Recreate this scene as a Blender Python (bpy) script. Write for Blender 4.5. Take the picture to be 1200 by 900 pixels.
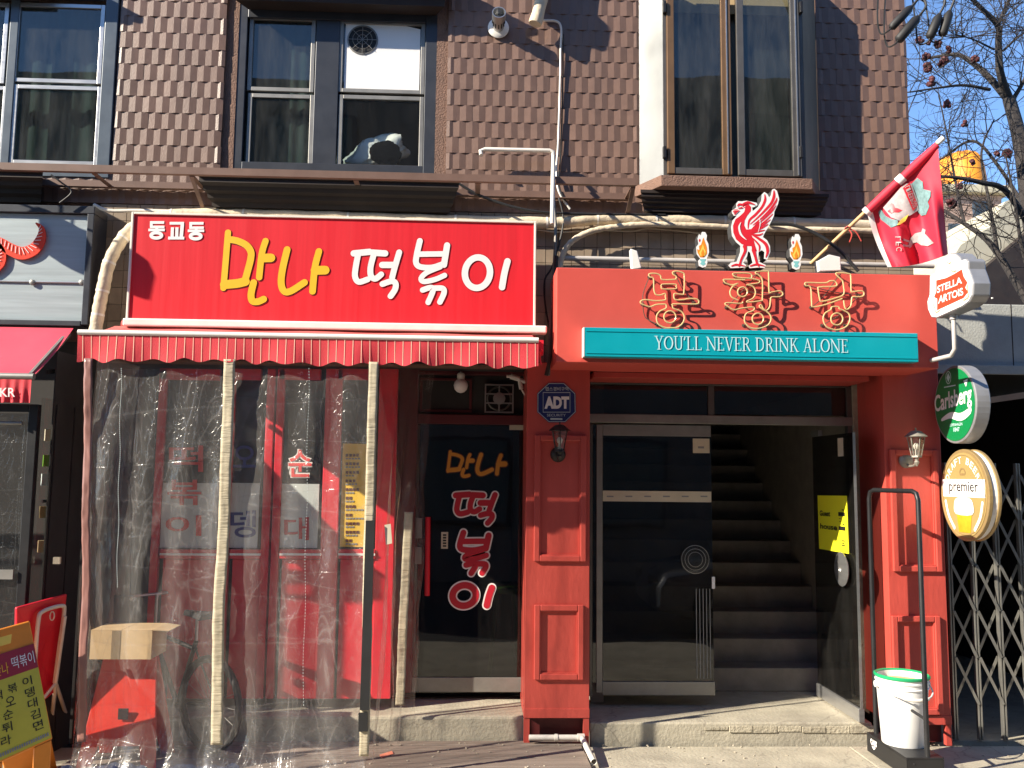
import bpy, bmesh, math, random
from mathutils import Vector, Matrix, noise
random.seed(11)
for o in list(bpy.data.objects): bpy.data.objects.remove(o)
S = bpy.context.scene
COL = S.collection
V = Vector
# ------------------------------------------------------------------ camera
FPX = 1040.0
CAM = V((0.0, -6.5, 1.95))
_p, _y, _r = (math.radians(a) for a in (5.947, 2.403, 0.638))
FW = V((math.sin(_y)*math.cos(_p), math.cos(_y)*math.cos(_p), math.sin(_p)))
_rt = V((math.cos(_y), -math.sin(_y), 0)); _up = _rt.cross(FW)
RT = _rt*math.cos(_r) + _up*math.sin(_r); UP = -_rt*math.sin(_r) + _up*math.cos(_r)
cd = bpy.data.cameras.new('camera'); cam = bpy.data.objects.new('camera', cd); COL.objects.link(cam)
cd.sensor_width = 36; cd.lens = 36*FPX/1200; cd.clip_end = 600; cd.clip_start = 0.05
cam.matrix_world = Matrix(((RT.x, UP.x, -FW.x, CAM.x), (RT.y, UP.y, -FW.y, CAM.y), (RT.z, UP.z, -FW.z, CAM.z), (0, 0, 0, 1)))
S.camera = cam
# ------------------------------------------------------------------ light
SUN = V((1.0, 0.42, -0.62)).normalized()
el = math.asin(-SUN.z); az = math.atan2(-SUN.x, -SUN.y)
w = bpy.data.worlds.new('World'); S.world = w; w.use_nodes = True
nt = w.node_tree; bg = nt.nodes['Background']; sky = nt.nodes.new('ShaderNodeTexSky')
sky.sky_type = 'NISHITA'; sky.sun_disc = False; sky.sun_elevation = el; sky.sun_rotation = az
sky.air_density = 1.0; sky.dust_density = 0.0; sky.ozone_density = 5.0; sky.altitude = 1500
nt.links.new(sky.outputs[0], bg.inputs[0]); bg.inputs[1].default_value = 0.125
sl = bpy.data.lights.new('sun', 'SUN'); sl.energy = 5.0; sl.angle = math.radians(0.5); sl.color = (1.0, 0.90, 0.74)
so = bpy.data.objects.new('sun', sl); COL.objects.link(so); so.rotation_mode = 'QUATERNION'
so.rotation_quaternion = SUN.to_track_quat('-Z', 'Y'); so.location = (-8, -8, 9)
S.view_settings.view_transform = 'Standard'; S.view_settings.look = 'None'
S.view_settings.exposure = 1.15; S.view_settings.gamma = 1
S.cycles.max_bounces = 10; S.cycles.transparent_max_bounces = 16

# ------------------------------------------------------------------ pixel -> place (for measuring the photograph)
def ray(x, y): return FW + RT*((x-600)/FPX) - UP*((y-450)/FPX)
def P(x, y, Y): d = ray(x, y); return CAM + d*((Y-CAM.y)/d.y)          # on a plane parallel to the facade
def G(x, y, Z): d = ray(x, y); return CAM + d*((Z-CAM.z)/d.z)          # on a level plane
def PX(x, y, X): d = ray(x, y); return CAM + d*((X-CAM.x)/d.x)         # on a plane square to the facade
def rect(x0, y0, x1, y1, Y):
    a = P(x0, (y0+y1)/2, Y); b = P(x1, (y0+y1)/2, Y); c = P((x0+x1)/2, y0, Y); d = P((x0+x1)/2, y1, Y)
    return a.x, b.x, d.z, c.z                                          # X0 X1 Z0 Z1

# ------------------------------------------------------------------ materials
MATS = {}
def mat(name, col, rough=.6, metal=0, var=.12, scale=6, bump=0, bscale=80, dirt=0, dirtcol=(.05,.04,.03), stretch=(1,1,1), objvar=0, coat=0, spec=.5, dscale=1.6, world=False, streak=0, crack=0):
    m = bpy.data.materials.new(name); m.use_nodes = True; n = m.node_tree.nodes; L = m.node_tree.links
    b = n['Principled BSDF']; b.inputs['Metallic'].default_value = metal; b.inputs['Specular IOR Level'].default_value = spec
    b.inputs['Coat Weight'].default_value = coat; b.inputs['Coat Roughness'].default_value = .15
    tc = n.new('ShaderNodeTexCoord'); mp = n.new('ShaderNodeMapping'); mp.inputs['Scale'].default_value = stretch
    if world: gm = n.new('ShaderNodeNewGeometry'); L.new(gm.outputs['Position'], mp.inputs[0])
    else: L.new(tc.outputs['Object'], mp.inputs[0])
    nz = n.new('ShaderNodeTexNoise'); nz.inputs['Scale'].default_value = scale; nz.inputs['Detail'].default_value = 6; nz.inputs['Roughness'].default_value = .62
    L.new(mp.outputs[0], nz.inputs['Vector'])
    mr = n.new('ShaderNodeMapRange'); mr.inputs[1].default_value = .25; mr.inputs[2].default_value = .75
    mr.inputs[3].default_value = 1-var; mr.inputs[4].default_value = 1+var
    L.new(nz.outputs['Fac'], mr.inputs[0])
    mul = n.new('ShaderNodeMix'); mul.data_type = 'RGBA'; mul.blend_type = 'MULTIPLY'; mul.inputs[0].default_value = 1
    mul.inputs[6].default_value = (*col, 1); L.new(mr.outputs[0], mul.inputs[7]); out = mul.outputs[2]
    if objvar:
        oi = n.new('ShaderNodeObjectInfo'); m2 = n.new('ShaderNodeMapRange'); m2.inputs[3].default_value = 1-objvar; m2.inputs[4].default_value = 1+objvar
        L.new(oi.outputs['Random'], m2.inputs[0])
        q = n.new('ShaderNodeMix'); q.data_type = 'RGBA'; q.blend_type = 'MULTIPLY'; q.inputs[0].default_value = 1
        L.new(out, q.inputs[6]); L.new(m2.outputs[0], q.inputs[7]); out = q.outputs[2]
    if dirt:
        dn = n.new('ShaderNodeTexNoise'); dn.inputs['Scale'].default_value = dscale; dn.inputs['Detail'].default_value = 9; dn.inputs['Roughness'].default_value = .7
        L.new(mp.outputs[0], dn.inputs['Vector'])
        dr = n.new('ShaderNodeMapRange'); dr.inputs[1].default_value = .45; dr.inputs[2].default_value = .75; dr.inputs[3].default_value = 0; dr.inputs[4].default_value = dirt
        L.new(dn.outputs['Fac'], dr.inputs[0])
        q = n.new('ShaderNodeMix'); q.data_type = 'RGBA'; L.new(dr.outputs[0], q.inputs[0]); L.new(out, q.inputs[6]); q.inputs[7].default_value = (*dirtcol, 1); out = q.outputs[2]
    for amt, sc_, st_, pw in ((streak, 3.2, (2.2, 2.2, .16), 0), (crack, 1.1, (1, 1, 1), 1)):
        if not amt: continue
        m3 = n.new('ShaderNodeMapping'); m3.inputs['Scale'].default_value = st_; L.new(mp.outputs[0], m3.inputs[0])
        z = n.new('ShaderNodeTexNoise'); z.inputs['Scale'].default_value = sc_; z.inputs['Detail'].default_value = 8 if not pw else 5; z.inputs['Distortion'].default_value = 0 if not pw else .4; L.new(m3.outputs[0], z.inputs['Vector'])
        k = n.new('ShaderNodeMapRange')
        if pw:
            a = n.new('ShaderNodeMath'); a.operation = 'SUBTRACT'; L.new(z.outputs['Fac'], a.inputs[0]); a.inputs[1].default_value = .5
            a2 = n.new('ShaderNodeMath'); a2.operation = 'ABSOLUTE'; L.new(a.outputs[0], a2.inputs[0]); L.new(a2.outputs[0], k.inputs[0])
            k.inputs[1].default_value = 0; k.inputs[2].default_value = .006; k.inputs[3].default_value = amt; k.inputs[4].default_value = 0
        else:
            L.new(z.outputs['Fac'], k.inputs[0]); k.inputs[1].default_value = .5; k.inputs[2].default_value = .72; k.inputs[3].default_value = 0; k.inputs[4].default_value = amt
        q = n.new('ShaderNodeMix'); q.data_type = 'RGBA'; L.new(k.outputs[0], q.inputs[0]); L.new(out, q.inputs[6]); q.inputs[7].default_value = (*dirtcol, 1); out = q.outputs[2]
    L.new(out, b.inputs['Base Color'])
    rr = n.new('ShaderNodeMapRange'); rr.inputs[3].default_value = max(.02, rough-.1); rr.inputs[4].default_value = min(1, rough+.1)
    L.new(nz.outputs['Fac'], rr.inputs[0]); L.new(rr.outputs[0], b.inputs['Roughness'])
    if bump:
        bn = n.new('ShaderNodeTexNoise'); bn.inputs['Scale'].default_value = bscale; bn.inputs['Detail'].default_value = 5
        L.new(mp.outputs[0], bn.inputs['Vector'])
        bp = n.new('ShaderNodeBump'); bp.inputs['Strength'].default_value = bump; bp.inputs['Distance'].default_value = .01
        L.new(bn.outputs['Fac'], bp.inputs['Height']); L.new(bp.outputs[0], b.inputs['Normal'])
    MATS[name] = m; return m

def schlick(n, L, nrm=None, f0=.05):
    lw = n.new('ShaderNodeLayerWeight'); lw.inputs[0].default_value = .5
    if nrm is not None: L.new(nrm, lw.inputs['Normal'])
    p = n.new('ShaderNodeMath'); p.operation = 'POWER'; L.new(lw.outputs['Facing'], p.inputs[0]); p.inputs[1].default_value = 5
    q = n.new('ShaderNodeMapRange'); L.new(p.outputs[0], q.inputs[0]); q.inputs[3].default_value = f0; q.inputs[4].default_value = .75
    return q
def glass(name, tint=(.7,.75,.75), refl=1.0, rough=.01, dust=.07):
    m = bpy.data.materials.new(name); m.use_nodes = True; n = m.node_tree.nodes; L = m.node_tree.links
    n.remove(n['Principled BSDF']); o = n['Material Output']
    t = n.new('ShaderNodeBsdfTransparent'); t.inputs[0].default_value = (*tint, 1)
    g = n.new('ShaderNodeBsdfGlossy'); g.inputs['Roughness'].default_value = rough; g.inputs[0].default_value = (refl, refl, refl, 1)
    f = schlick(n, L)
    tc = n.new('ShaderNodeTexCoord'); nz = n.new('ShaderNodeTexNoise'); nz.inputs['Scale'].default_value = 1.3; nz.inputs['Detail'].default_value = 2
    L.new(tc.outputs['Object'], nz.inputs['Vector']); bp = n.new('ShaderNodeBump'); bp.inputs['Strength'].default_value = .12; bp.inputs['Distance'].default_value = .02
    L.new(nz.outputs['Fac'], bp.inputs['Height']); L.new(bp.outputs[0], g.inputs['Normal'])
    mx = n.new('ShaderNodeMixShader'); L.new(f.outputs[0], mx.inputs[0]); L.new(t.outputs[0], mx.inputs[1]); L.new(g.outputs[0], mx.inputs[2])
    df = n.new('ShaderNodeBsdfDiffuse'); df.inputs[0].default_value = (.5, .48, .45, 1)
    m4 = n.new('ShaderNodeMapping'); m4.inputs['Scale'].default_value = (3, 3, .7); L.new(tc.outputs['Object'], m4.inputs[0])
    z = n.new('ShaderNodeTexNoise'); z.inputs['Scale'].default_value = 3; z.inputs['Detail'].default_value = 8; z.inputs['Roughness'].default_value = .7; L.new(m4.outputs[0], z.inputs['Vector'])
    k = n.new('ShaderNodeMapRange'); L.new(z.outputs['Fac'], k.inputs[0]); k.inputs[1].default_value = .35; k.inputs[2].default_value = .75; k.inputs[3].default_value = .004; k.inputs[4].default_value = dust
    m5 = n.new('ShaderNodeMixShader'); L.new(k.outputs[0], m5.inputs[0]); L.new(mx.outputs[0], m5.inputs[1]); L.new(df.outputs[0], m5.inputs[2])
    L.new(m5.outputs[0], o.inputs[0]); return m

def plastic_film(name, haze=.2, hazecol=(.62,.6,.57), tint=(.975,.97,.965)):
    m = bpy.data.materials.new(name); m.use_nodes = True; n = m.node_tree.nodes; L = m.node_tree.links
    n.remove(n['Principled BSDF']); o = n['Material Output']
    t = n.new('ShaderNodeBsdfTransparent'); t.inputs[0].default_value = (*tint, 1)
    d = n.new('ShaderNodeBsdfDiffuse'); d.inputs[0].default_value = (*hazecol, 1)
    tl = n.new('ShaderNodeBsdfTranslucent'); tl.inputs[0].default_value = (*hazecol, 1)
    dm = n.new('ShaderNodeMixShader'); dm.inputs[0].default_value = .35; L.new(d.outputs[0], dm.inputs[1]); L.new(tl.outputs[0], dm.inputs[2])
    g = n.new('ShaderNodeBsdfGlossy'); g.inputs['Roughness'].default_value = .19
    tc = n.new('ShaderNodeTexCoord')
    def tex(sc, st, det, dist, ntype=None):
        mp = n.new('ShaderNodeMapping'); mp.inputs['Scale'].default_value = st; mp.inputs['Rotation'].default_value = (0, .25, 0); L.new(tc.outputs['Object'], mp.inputs[0])
        z = n.new('ShaderNodeTexNoise'); z.inputs['Scale'].default_value = sc; z.inputs['Detail'].default_value = det; z.inputs['Distortion'].default_value = dist
        L.new(mp.outputs[0], z.inputs['Vector']); return z.outputs['Fac']
    def math_(op, a, b=None):
        q = n.new('ShaderNodeMath'); q.operation = op
        for i, v in enumerate((a, b)):
            if v is None: continue
            if isinstance(v, (int, float)): q.inputs[i].default_value = v
            else: L.new(v, q.inputs[i])
        return q.outputs[0]
    def crease(f, pw): return math_('POWER', math_('SUBTRACT', 1, math_('MULTIPLY', 2.6, math_('ABSOLUTE', math_('SUBTRACT', f, .5)))), pw)
    c1 = crease(tex(2.6, (2.0, 2.0, .38), 2, 1.2), 46); c2 = crease(tex(6.0, (1.5, 1.5, .6), 2, 2.0), 42); c3 = crease(tex(1.3, (.25, .25, 3.2), 1, .4), 90)
    cr = math_('MINIMUM', math_('ADD', math_('ADD', c1, math_('MULTIPLY', c2, .8)), math_('MULTIPLY', c3, .7)), 1.2)
    big = tex(2.0, (1, 1, .5), 3, .5)
    ht = math_('ADD', math_('MULTIPLY', cr, .45), big)
    b2 = n.new('ShaderNodeBump'); b2.inputs['Strength'].default_value = .36; b2.inputs['Distance'].default_value = .012; L.new(ht, b2.inputs['Height'])
    L.new(b2.outputs[0], g.inputs['Normal'])
    hz = n.new('ShaderNodeMapRange'); hz.inputs[1].default_value = .2; hz.inputs[2].default_value = .8; hz.inputs[3].default_value = haze*.8; hz.inputs[4].default_value = haze*1.15
    L.new(big, hz.inputs[0])
    class _O: pass
    hq_ = math_('ADD', hz.outputs[0], math_('MULTIPLY', cr, haze*1.15)); hz = _O(); hz.outputs = [hq_]
    m1 = n.new('ShaderNodeMixShader'); L.new(hz.outputs[0], m1.inputs[0]); L.new(t.outputs[0], m1.inputs[1]); L.new(dm.outputs[0], m1.inputs[2])
    f = schlick(n, L, b2.outputs[0], .045)
    m2 = n.new('ShaderNodeMixShader'); L.new(f.outputs[0], m2.inputs[0]); L.new(m1.outputs[0], m2.inputs[1]); L.new(g.outputs[0], m2.inputs[2])
    L.new(m2.outputs[0], o.inputs[0]); return m

M = {}
M['clad'] = mat('brown_glazed_tile', (.178,.107,.08), .42, var=.10, scale=14, bump=.15, bscale=120, objvar=.07, dirt=.25, dirtcol=(.11,.075,.06), world=True, streak=.28, dscale=1.1)
M['ceram'] = mat('beige_ceramic_tile', (.34,.265,.195), .42, var=.2, scale=12, objvar=.12, dirt=.5, dirtcol=(.12,.09,.07), dscale=3, world=True, streak=.4)
M['grout'] = mat('dark_mortar', (.045,.035,.03), .9, var=.3, bump=.3)
M['stucco'] = mat('brown_rough_stucco', (.19,.11,.08), .85, var=.2, scale=20, bump=.9, bscale=90)
M['brownsteel'] = mat('brown_painted_steel', (.17,.10,.075), .5, var=.15, dirt=.3)
M['darkbrown'] = mat('dark_brown_paint', (.02,.012,.01), .7, var=.3, dirt=.4)
M['winblue'] = mat('blue_grey_window_frame', (.085,.11,.14), .4, .2, var=.12, dirt=.2)
M['windark'] = mat('charcoal_window_frame', (.045,.05,.062), .4, .3, var=.15, dirt=.2, dirtcol=(.1,.09,.08))
M['alu'] = mat('aluminium', (.5,.5,.5), .35, .85, var=.1, scale=5, stretch=(1,1,8))
M['alu_dull'] = mat('dull_aluminium', (.3,.29,.27), .5, .6, var=.15, dirt=.3)
M['steel'] = mat('bright_stainless_sheet', (.30,.31,.31), .34, .4, var=.1, scale=3, bump=.1, bscale=4, dirt=.15, dirtcol=(.3,.3,.3))
M['bronze'] = mat('bronze_window_frame', (.2,.115,.06), .4, .35, var=.15)
M['greyframe'] = mat('grey_brown_metal_frame', (.14,.13,.12), .4, .5, var=.2, dirt=.3)
M['wframe'] = mat('weathered_bay_side', (.2,.17,.13), .7, .1, var=.35, scale=5, dirt=.5, stretch=(1,1,.3))
M['signred'] = mat('red_sign_vinyl', (.66,.016,.026), .42, var=.10, scale=3, stretch=(9,1,.25), dirt=.22, dirtcol=(.5,.03,.03), coat=.1)
M['cream'] = mat('cream_trim', (.75,.7,.6), .5, var=.1)
M['yellow'] = mat('yellow_lettering', (.85,.47,.02), .45, var=.03)
M['whiteink'] = mat('white_lettering', (.82,.78,.76), .5, var=.03)
M['redink'] = mat('red_lettering', (.5,.012,.03), .5, var=.05)
M['redink2'] = mat('bright_red_lettering', (.7,.05,.05), .5, var=.05)
M['blueink'] = mat('blue_lettering', (.03,.05,.22), .5, var=.05)
M['blackink'] = mat('black_lettering', (.012,.011,.01), .6, var=.1)
M['redshade'] = mat('deep_red_outline', (.34,.008,.014), .5, var=.1)
M['shade'] = mat('dark_brown_outline', (.1,.02,.01), .6, var=.1)
M['orangeink'] = mat('orange_lettering', (.65,.27,.03), .5, var=.05)
M['awn'] = mat('red_awning_canvas', (.62,.035,.05), .75, var=.12, scale=4, bump=.2, bscale=220, dirt=.18, dirtcol=(.4,.12,.1))
M['awn_top'] = mat('faded_red_awning_canvas', (.55,.10,.09), .8, var=.15, scale=7, dirt=.4, dirtcol=(.4,.2,.16))
M['pink'] = mat('faded_pink_red_canvas', (.62,.05,.09), .6, var=.08, scale=3, dirt=.2, dirtcol=(.5,.12,.14))
M['awnstripe'] = mat('cream_stripe', (.75,.55,.4), .8, var=.1)
M['whitebar'] = mat('white_enamel_bar', (.78,.75,.7), .4, var=.08, dirt=.2, dirtcol=(.4,.3,.2))
M['pubred'] = mat('matt_red_wood_paint', (.50,.072,.055), .45, var=.12, scale=5, bump=.25, bscale=30, stretch=(1,1,.35), dirt=.25, dirtcol=(.28,.05,.04), streak=.18, spec=.4)
M['canopy'] = mat('coral_red_panel', (.60,.088,.068), .5, var=.07, scale=3, dirt=.12, dirtcol=(.42,.06,.05), bump=.08, bscale=9, spec=.3)
M['maroon'] = mat('maroon_paint', (.10,.012,.014), .55, var=.15, dirt=.2)
M['teal'] = mat('teal_sign_panel', (.0,.33,.40), .4, var=.05, scale=4, coat=.2)
M['pale'] = mat('pale_lettering', (.55,.74,.76), .5, var=.03)
M['neon'] = mat('unlit_neon_tube', (.62,.44,.2), .25, var=.08, coat=.4)
M['clearmetal'] = mat('thin_wire', (.2,.15,.12), .4, .6)
M['black'] = mat('black_metal', (.018,.018,.02), .45, .2, var=.2, dirt=.15, dirtcol=(.08,.075,.07))
M['matteblack'] = mat('matt_black_cloth', (.006,.006,.007), .95, var=.4, spec=.05)
M['blackrub'] = mat('black_rubber', (.014,.014,.015), .6, var=.25)
M['pipewrap'] = mat('taped_pipe_lagging', (.62,.52,.38), .75, var=.2, scale=9, bump=.6, bscale=35, dirt=.45, dirtcol=(.3,.22,.15), dscale=4)
M['pvc'] = mat('white_pvc_pipe', (.72,.68,.62), .45, var=.1, dirt=.3, dirtcol=(.4,.33,.26), dscale=4)
M['conduit'] = mat('grey_conduit', (.5,.47,.45), .5, var=.12, dirt=.3)
M['concrete'] = mat('weathered_concrete', (.40,.365,.285), .9, var=.2, scale=5, bump=.5, bscale=45, dirt=.6, dirtcol=(.19,.165,.135), dscale=1.8, crack=.6)
M['conc_wall'] = mat('grey_concrete_wall', (.37,.38,.36), .9, var=.15, scale=4, bump=.4, bscale=60, dirt=.35, dirtcol=(.2,.19,.17))
M['edge'] = mat('sandy_edging_brick', (.40,.36,.275), .9, var=.25, scale=9, bump=.9, bscale=50, objvar=.1, dirt=.4, dirtcol=(.22,.18,.13))
M['deck'] = mat('grey_brown_deck_board', (.225,.18,.15), .75, var=.3, scale=10, bump=.5, bscale=30, stretch=(.25,6,6), objvar=.12, dirt=.4, dirtcol=(.13,.1,.08))
M['asphalt'] = mat('asphalt', (.05,.05,.052), .9, var=.3, scale=30, bump=.6, bscale=200)
M['slab'] = mat('paving_concrete', (.42,.37,.29), .9, var=.2, scale=6, bump=.5, bscale=60, objvar=.12, dirt=.4, dirtcol=(.2,.17,.13))
M['interior'] = mat('dim_interior_plaster', (.38,.34,.29), .9, var=.2)
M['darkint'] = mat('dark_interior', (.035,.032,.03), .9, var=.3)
M['stairs'] = mat('stair_concrete', (.23,.205,.18), .85, var=.25, bump=.3)
M['glass'] = glass('window_glass', (.62,.68,.67))
M['paneglass'] = glass('clear_window_glass', (.94,.95,.94), 1.0, .01, .012)
M['doorglass'] = glass('smoked_door_glass', (.40,.40,.39), 1.0, .01, .02)
M['clearglass'] = glass('clear_lamp_glass', (.85,.85,.8))
M['film'] = plastic_film('clear_plastic_curtain', .135)
M['film2'] = plastic_film('thin_plastic_curtain', .065, (.5,.42,.38))
M['film3'] = plastic_film('dark_film', .05, (.4,.4,.4), (.6,.6,.6))
M['strip'] = mat('cream_webbing_strip', (.44,.38,.27), .85, var=.2, scale=8, bump=.8, bscale=22, stretch=(.4,1,3), dirt=.2, dirtcol=(.3,.24,.15))
M['pinkfilm'] = mat('folded_pinkish_plastic', (.27,.13,.11), .4, var=.25, scale=9, stretch=(2,2,.4), coat=.3)
M['navy'] = mat('navy_tarpaulin', (.02,.026,.06), .4, var=.3, scale=8, bump=.6, bscale=14, coat=.2)
M['greyink'] = mat('grey_fine_print', (.25,.25,.25), .7)
M['poster'] = mat('pale_grey_poster', (.56,.62,.61), .6, var=.06, scale=3)
M['menu'] = mat('yellow_menu_sheet', (.82,.53,.06), .5, var=.05)
M['restred'] = mat('red_painted_shopfront', (.68,.02,.04), .45, var=.12, scale=6, dirt=.2, dirtcol=(.25,.01,.02))
M['card'] = mat('brown_cardboard', (.52,.37,.2), .85, var=.1, scale=10, dirt=.1)
M['tape'] = mat('brown_packing_tape', (.25,.19,.12), .35, var=.1)
M['redplastic'] = mat('red_plastic', (.62,.035,.02), .4, var=.08, dirt=.1)
M['tablered'] = mat('red_table_top', (.6,.012,.03), .4, var=.1, dirt=.15, dirtcol=(.3,.01,.02))
M['whitetube'] = mat('white_painted_tube', (.62,.57,.5), .45, var=.1, dirt=.2)
M['aboard'] = mat('orange_plastic', (.75,.24,.02), .45, var=.12, dirt=.15)
M['aboard_y'] = mat('yellow_board_print', (.55,.47,.05), .5, var=.1, dirt=.15, dirtcol=(.35,.28,.05))
M['aboard_r'] = mat('dark_red_board_print', (.33,.02,.04), .5, var=.08)
M['panelgrey'] = mat('brushed_silver_sign_face', (.40,.46,.48), .4, .3, var=.12, scale=4, stretch=(.4,1,9), dirt=.12, dirtcol=(.3,.33,.35))
M['bucketwhite'] = mat('white_plastic_bucket', (.8,.8,.79), .4, var=.04, dirt=.06, dirtcol=(.5,.48,.42))
M['green'] = mat('green_plastic_rim', (.015,.36,.14), .4, var=.06)
M['signgreen'] = mat('green_sign_face', (.004,.20,.06), .3, var=.06, coat=.3)
M['gold'] = mat('gold_sign_face', (.36,.26,.10), .4, var=.08)
M['goldrim'] = mat('gold_brown_rim', (.36,.25,.11), .4, .3, var=.12)
M['signwhite'] = mat('white_sign_face', (.85,.84,.82), .4, var=.03, coat=.2)
M['rim'] = mat('silver_sign_casing', (.36,.36,.37), .42, .5, var=.15, scale=5, stretch=(1,5,1), dirt=.15, dirtcol=(.25,.25,.25))
M['signred2'] = mat('scarlet_sign_print', (.75,.05,.02), .4, var=.04)
M['beer'] = mat('amber_beer_print', (.75,.33,.02), .4, var=.25, scale=12)
M['lantern'] = mat('weathered_grey_lantern', (.3,.28,.24), .55, .3, var=.25, scale=20, dirt=.3)
M['darklantern'] = mat('black_lantern', (.03,.025,.022), .5, .3, var=.25)
M['bulb'] = mat('frosted_white_bulb', (.8,.74,.7), .3, var=.03)
M['adt'] = mat('navy_blue_plate', (.012,.022,.13), .4, var=.05)
M['flag'] = mat('red_flag_cloth', (.62,.02,.05), .7, var=.1, scale=5)
M['flagteal'] = mat('teal_grey_flag_print', (.16,.27,.28), .7, var=.4, scale=30)
M['flaggrey'] = mat('pale_grey_flag_print', (.38,.33,.33), .7, var=.3, scale=30)
M['wood'] = mat('pale_wood_pole', (.55,.36,.17), .6, var=.2, stretch=(6,6,.5))
M['whitelamp'] = mat('white_floodlight', (.8,.78,.74), .4, var=.05, dirt=.2, dirtcol=(.5,.45,.35))
M['emblemred'] = mat('red_emblem', (.68,.02,.035), .4, var=.05)
M['emblemside'] = mat('dark_grey_casing', (.06,.06,.062), .5, .2, var=.2)
M['flame'] = mat('orange_flame_print', (.85,.27,.02), .4, var=.1)
M['flamey'] = mat('yellow_flame_print', (.9,.6,.1), .4)
M['tealink'] = mat('pale_teal_print', (.22,.55,.55), .4)
M['bark'] = mat('dark_grey_bark', (.04,.034,.032), .9, var=.3, scale=12, bump=.6, bscale=40)
M['twig'] = mat('dark_twig', (.03,.023,.021), .9, var=.3)
M['fruit'] = mat('dark_red_fruit', (.07,.012,.012), .6, var=.3)
M['brick'] = mat('far_brick', (.34,.24,.2), .9, var=.3, scale=6, dirt=.3, objvar=.2)
M['plaster'] = mat('pale_yellow_plaster', (.44,.40,.30), .9, var=.1, dirt=.2, dirtcol=(.4,.36,.28))
M['orangeroof'] = mat('orange_tarpaulin', (.75,.27,.015), .6, var=.2, scale=4)
M['gate'] = mat('grey_steel_gate', (.33,.325,.30), .35, .7, var=.2, dirt=.2, dirtcol=(.15,.13,.1))
M['paperyellow'] = mat('bright_yellow_paper', (.85,.78,.02), .6, var=.03)
M['sticker'] = mat('cream_sticker', (.6,.53,.4), .5, var=.1)
M['stoolgreen'] = mat('green_stool_plastic', (.12,.3,.02), .4)
M['curtainteal'] = mat('dim_teal_blind', (.12,.145,.14), .9, var=.15, scale=3, stretch=(6,1,.3))
M['reflection_strip'] = mat('beige_reflection', (.5,.36,.2), .8, var=.15)  # beige of a sunlit reflection put into the colour
M['bag'] = mat('white_plastic_bag', (.72,.76,.73), .35, var=.12, scale=4, bump=.5, bscale=9, coat=.3)
M['opp'] = mat('street_opposite_render', (.20,.18,.165), .9, var=.2, scale=1, dirt=.3)
M['car'] = mat('grey_car_paint', (.16,.17,.19), .3, .4, coat=.6)
M['flyer'] = mat('orange_pink_flyer', (.75,.25,.16), .6)

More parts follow.
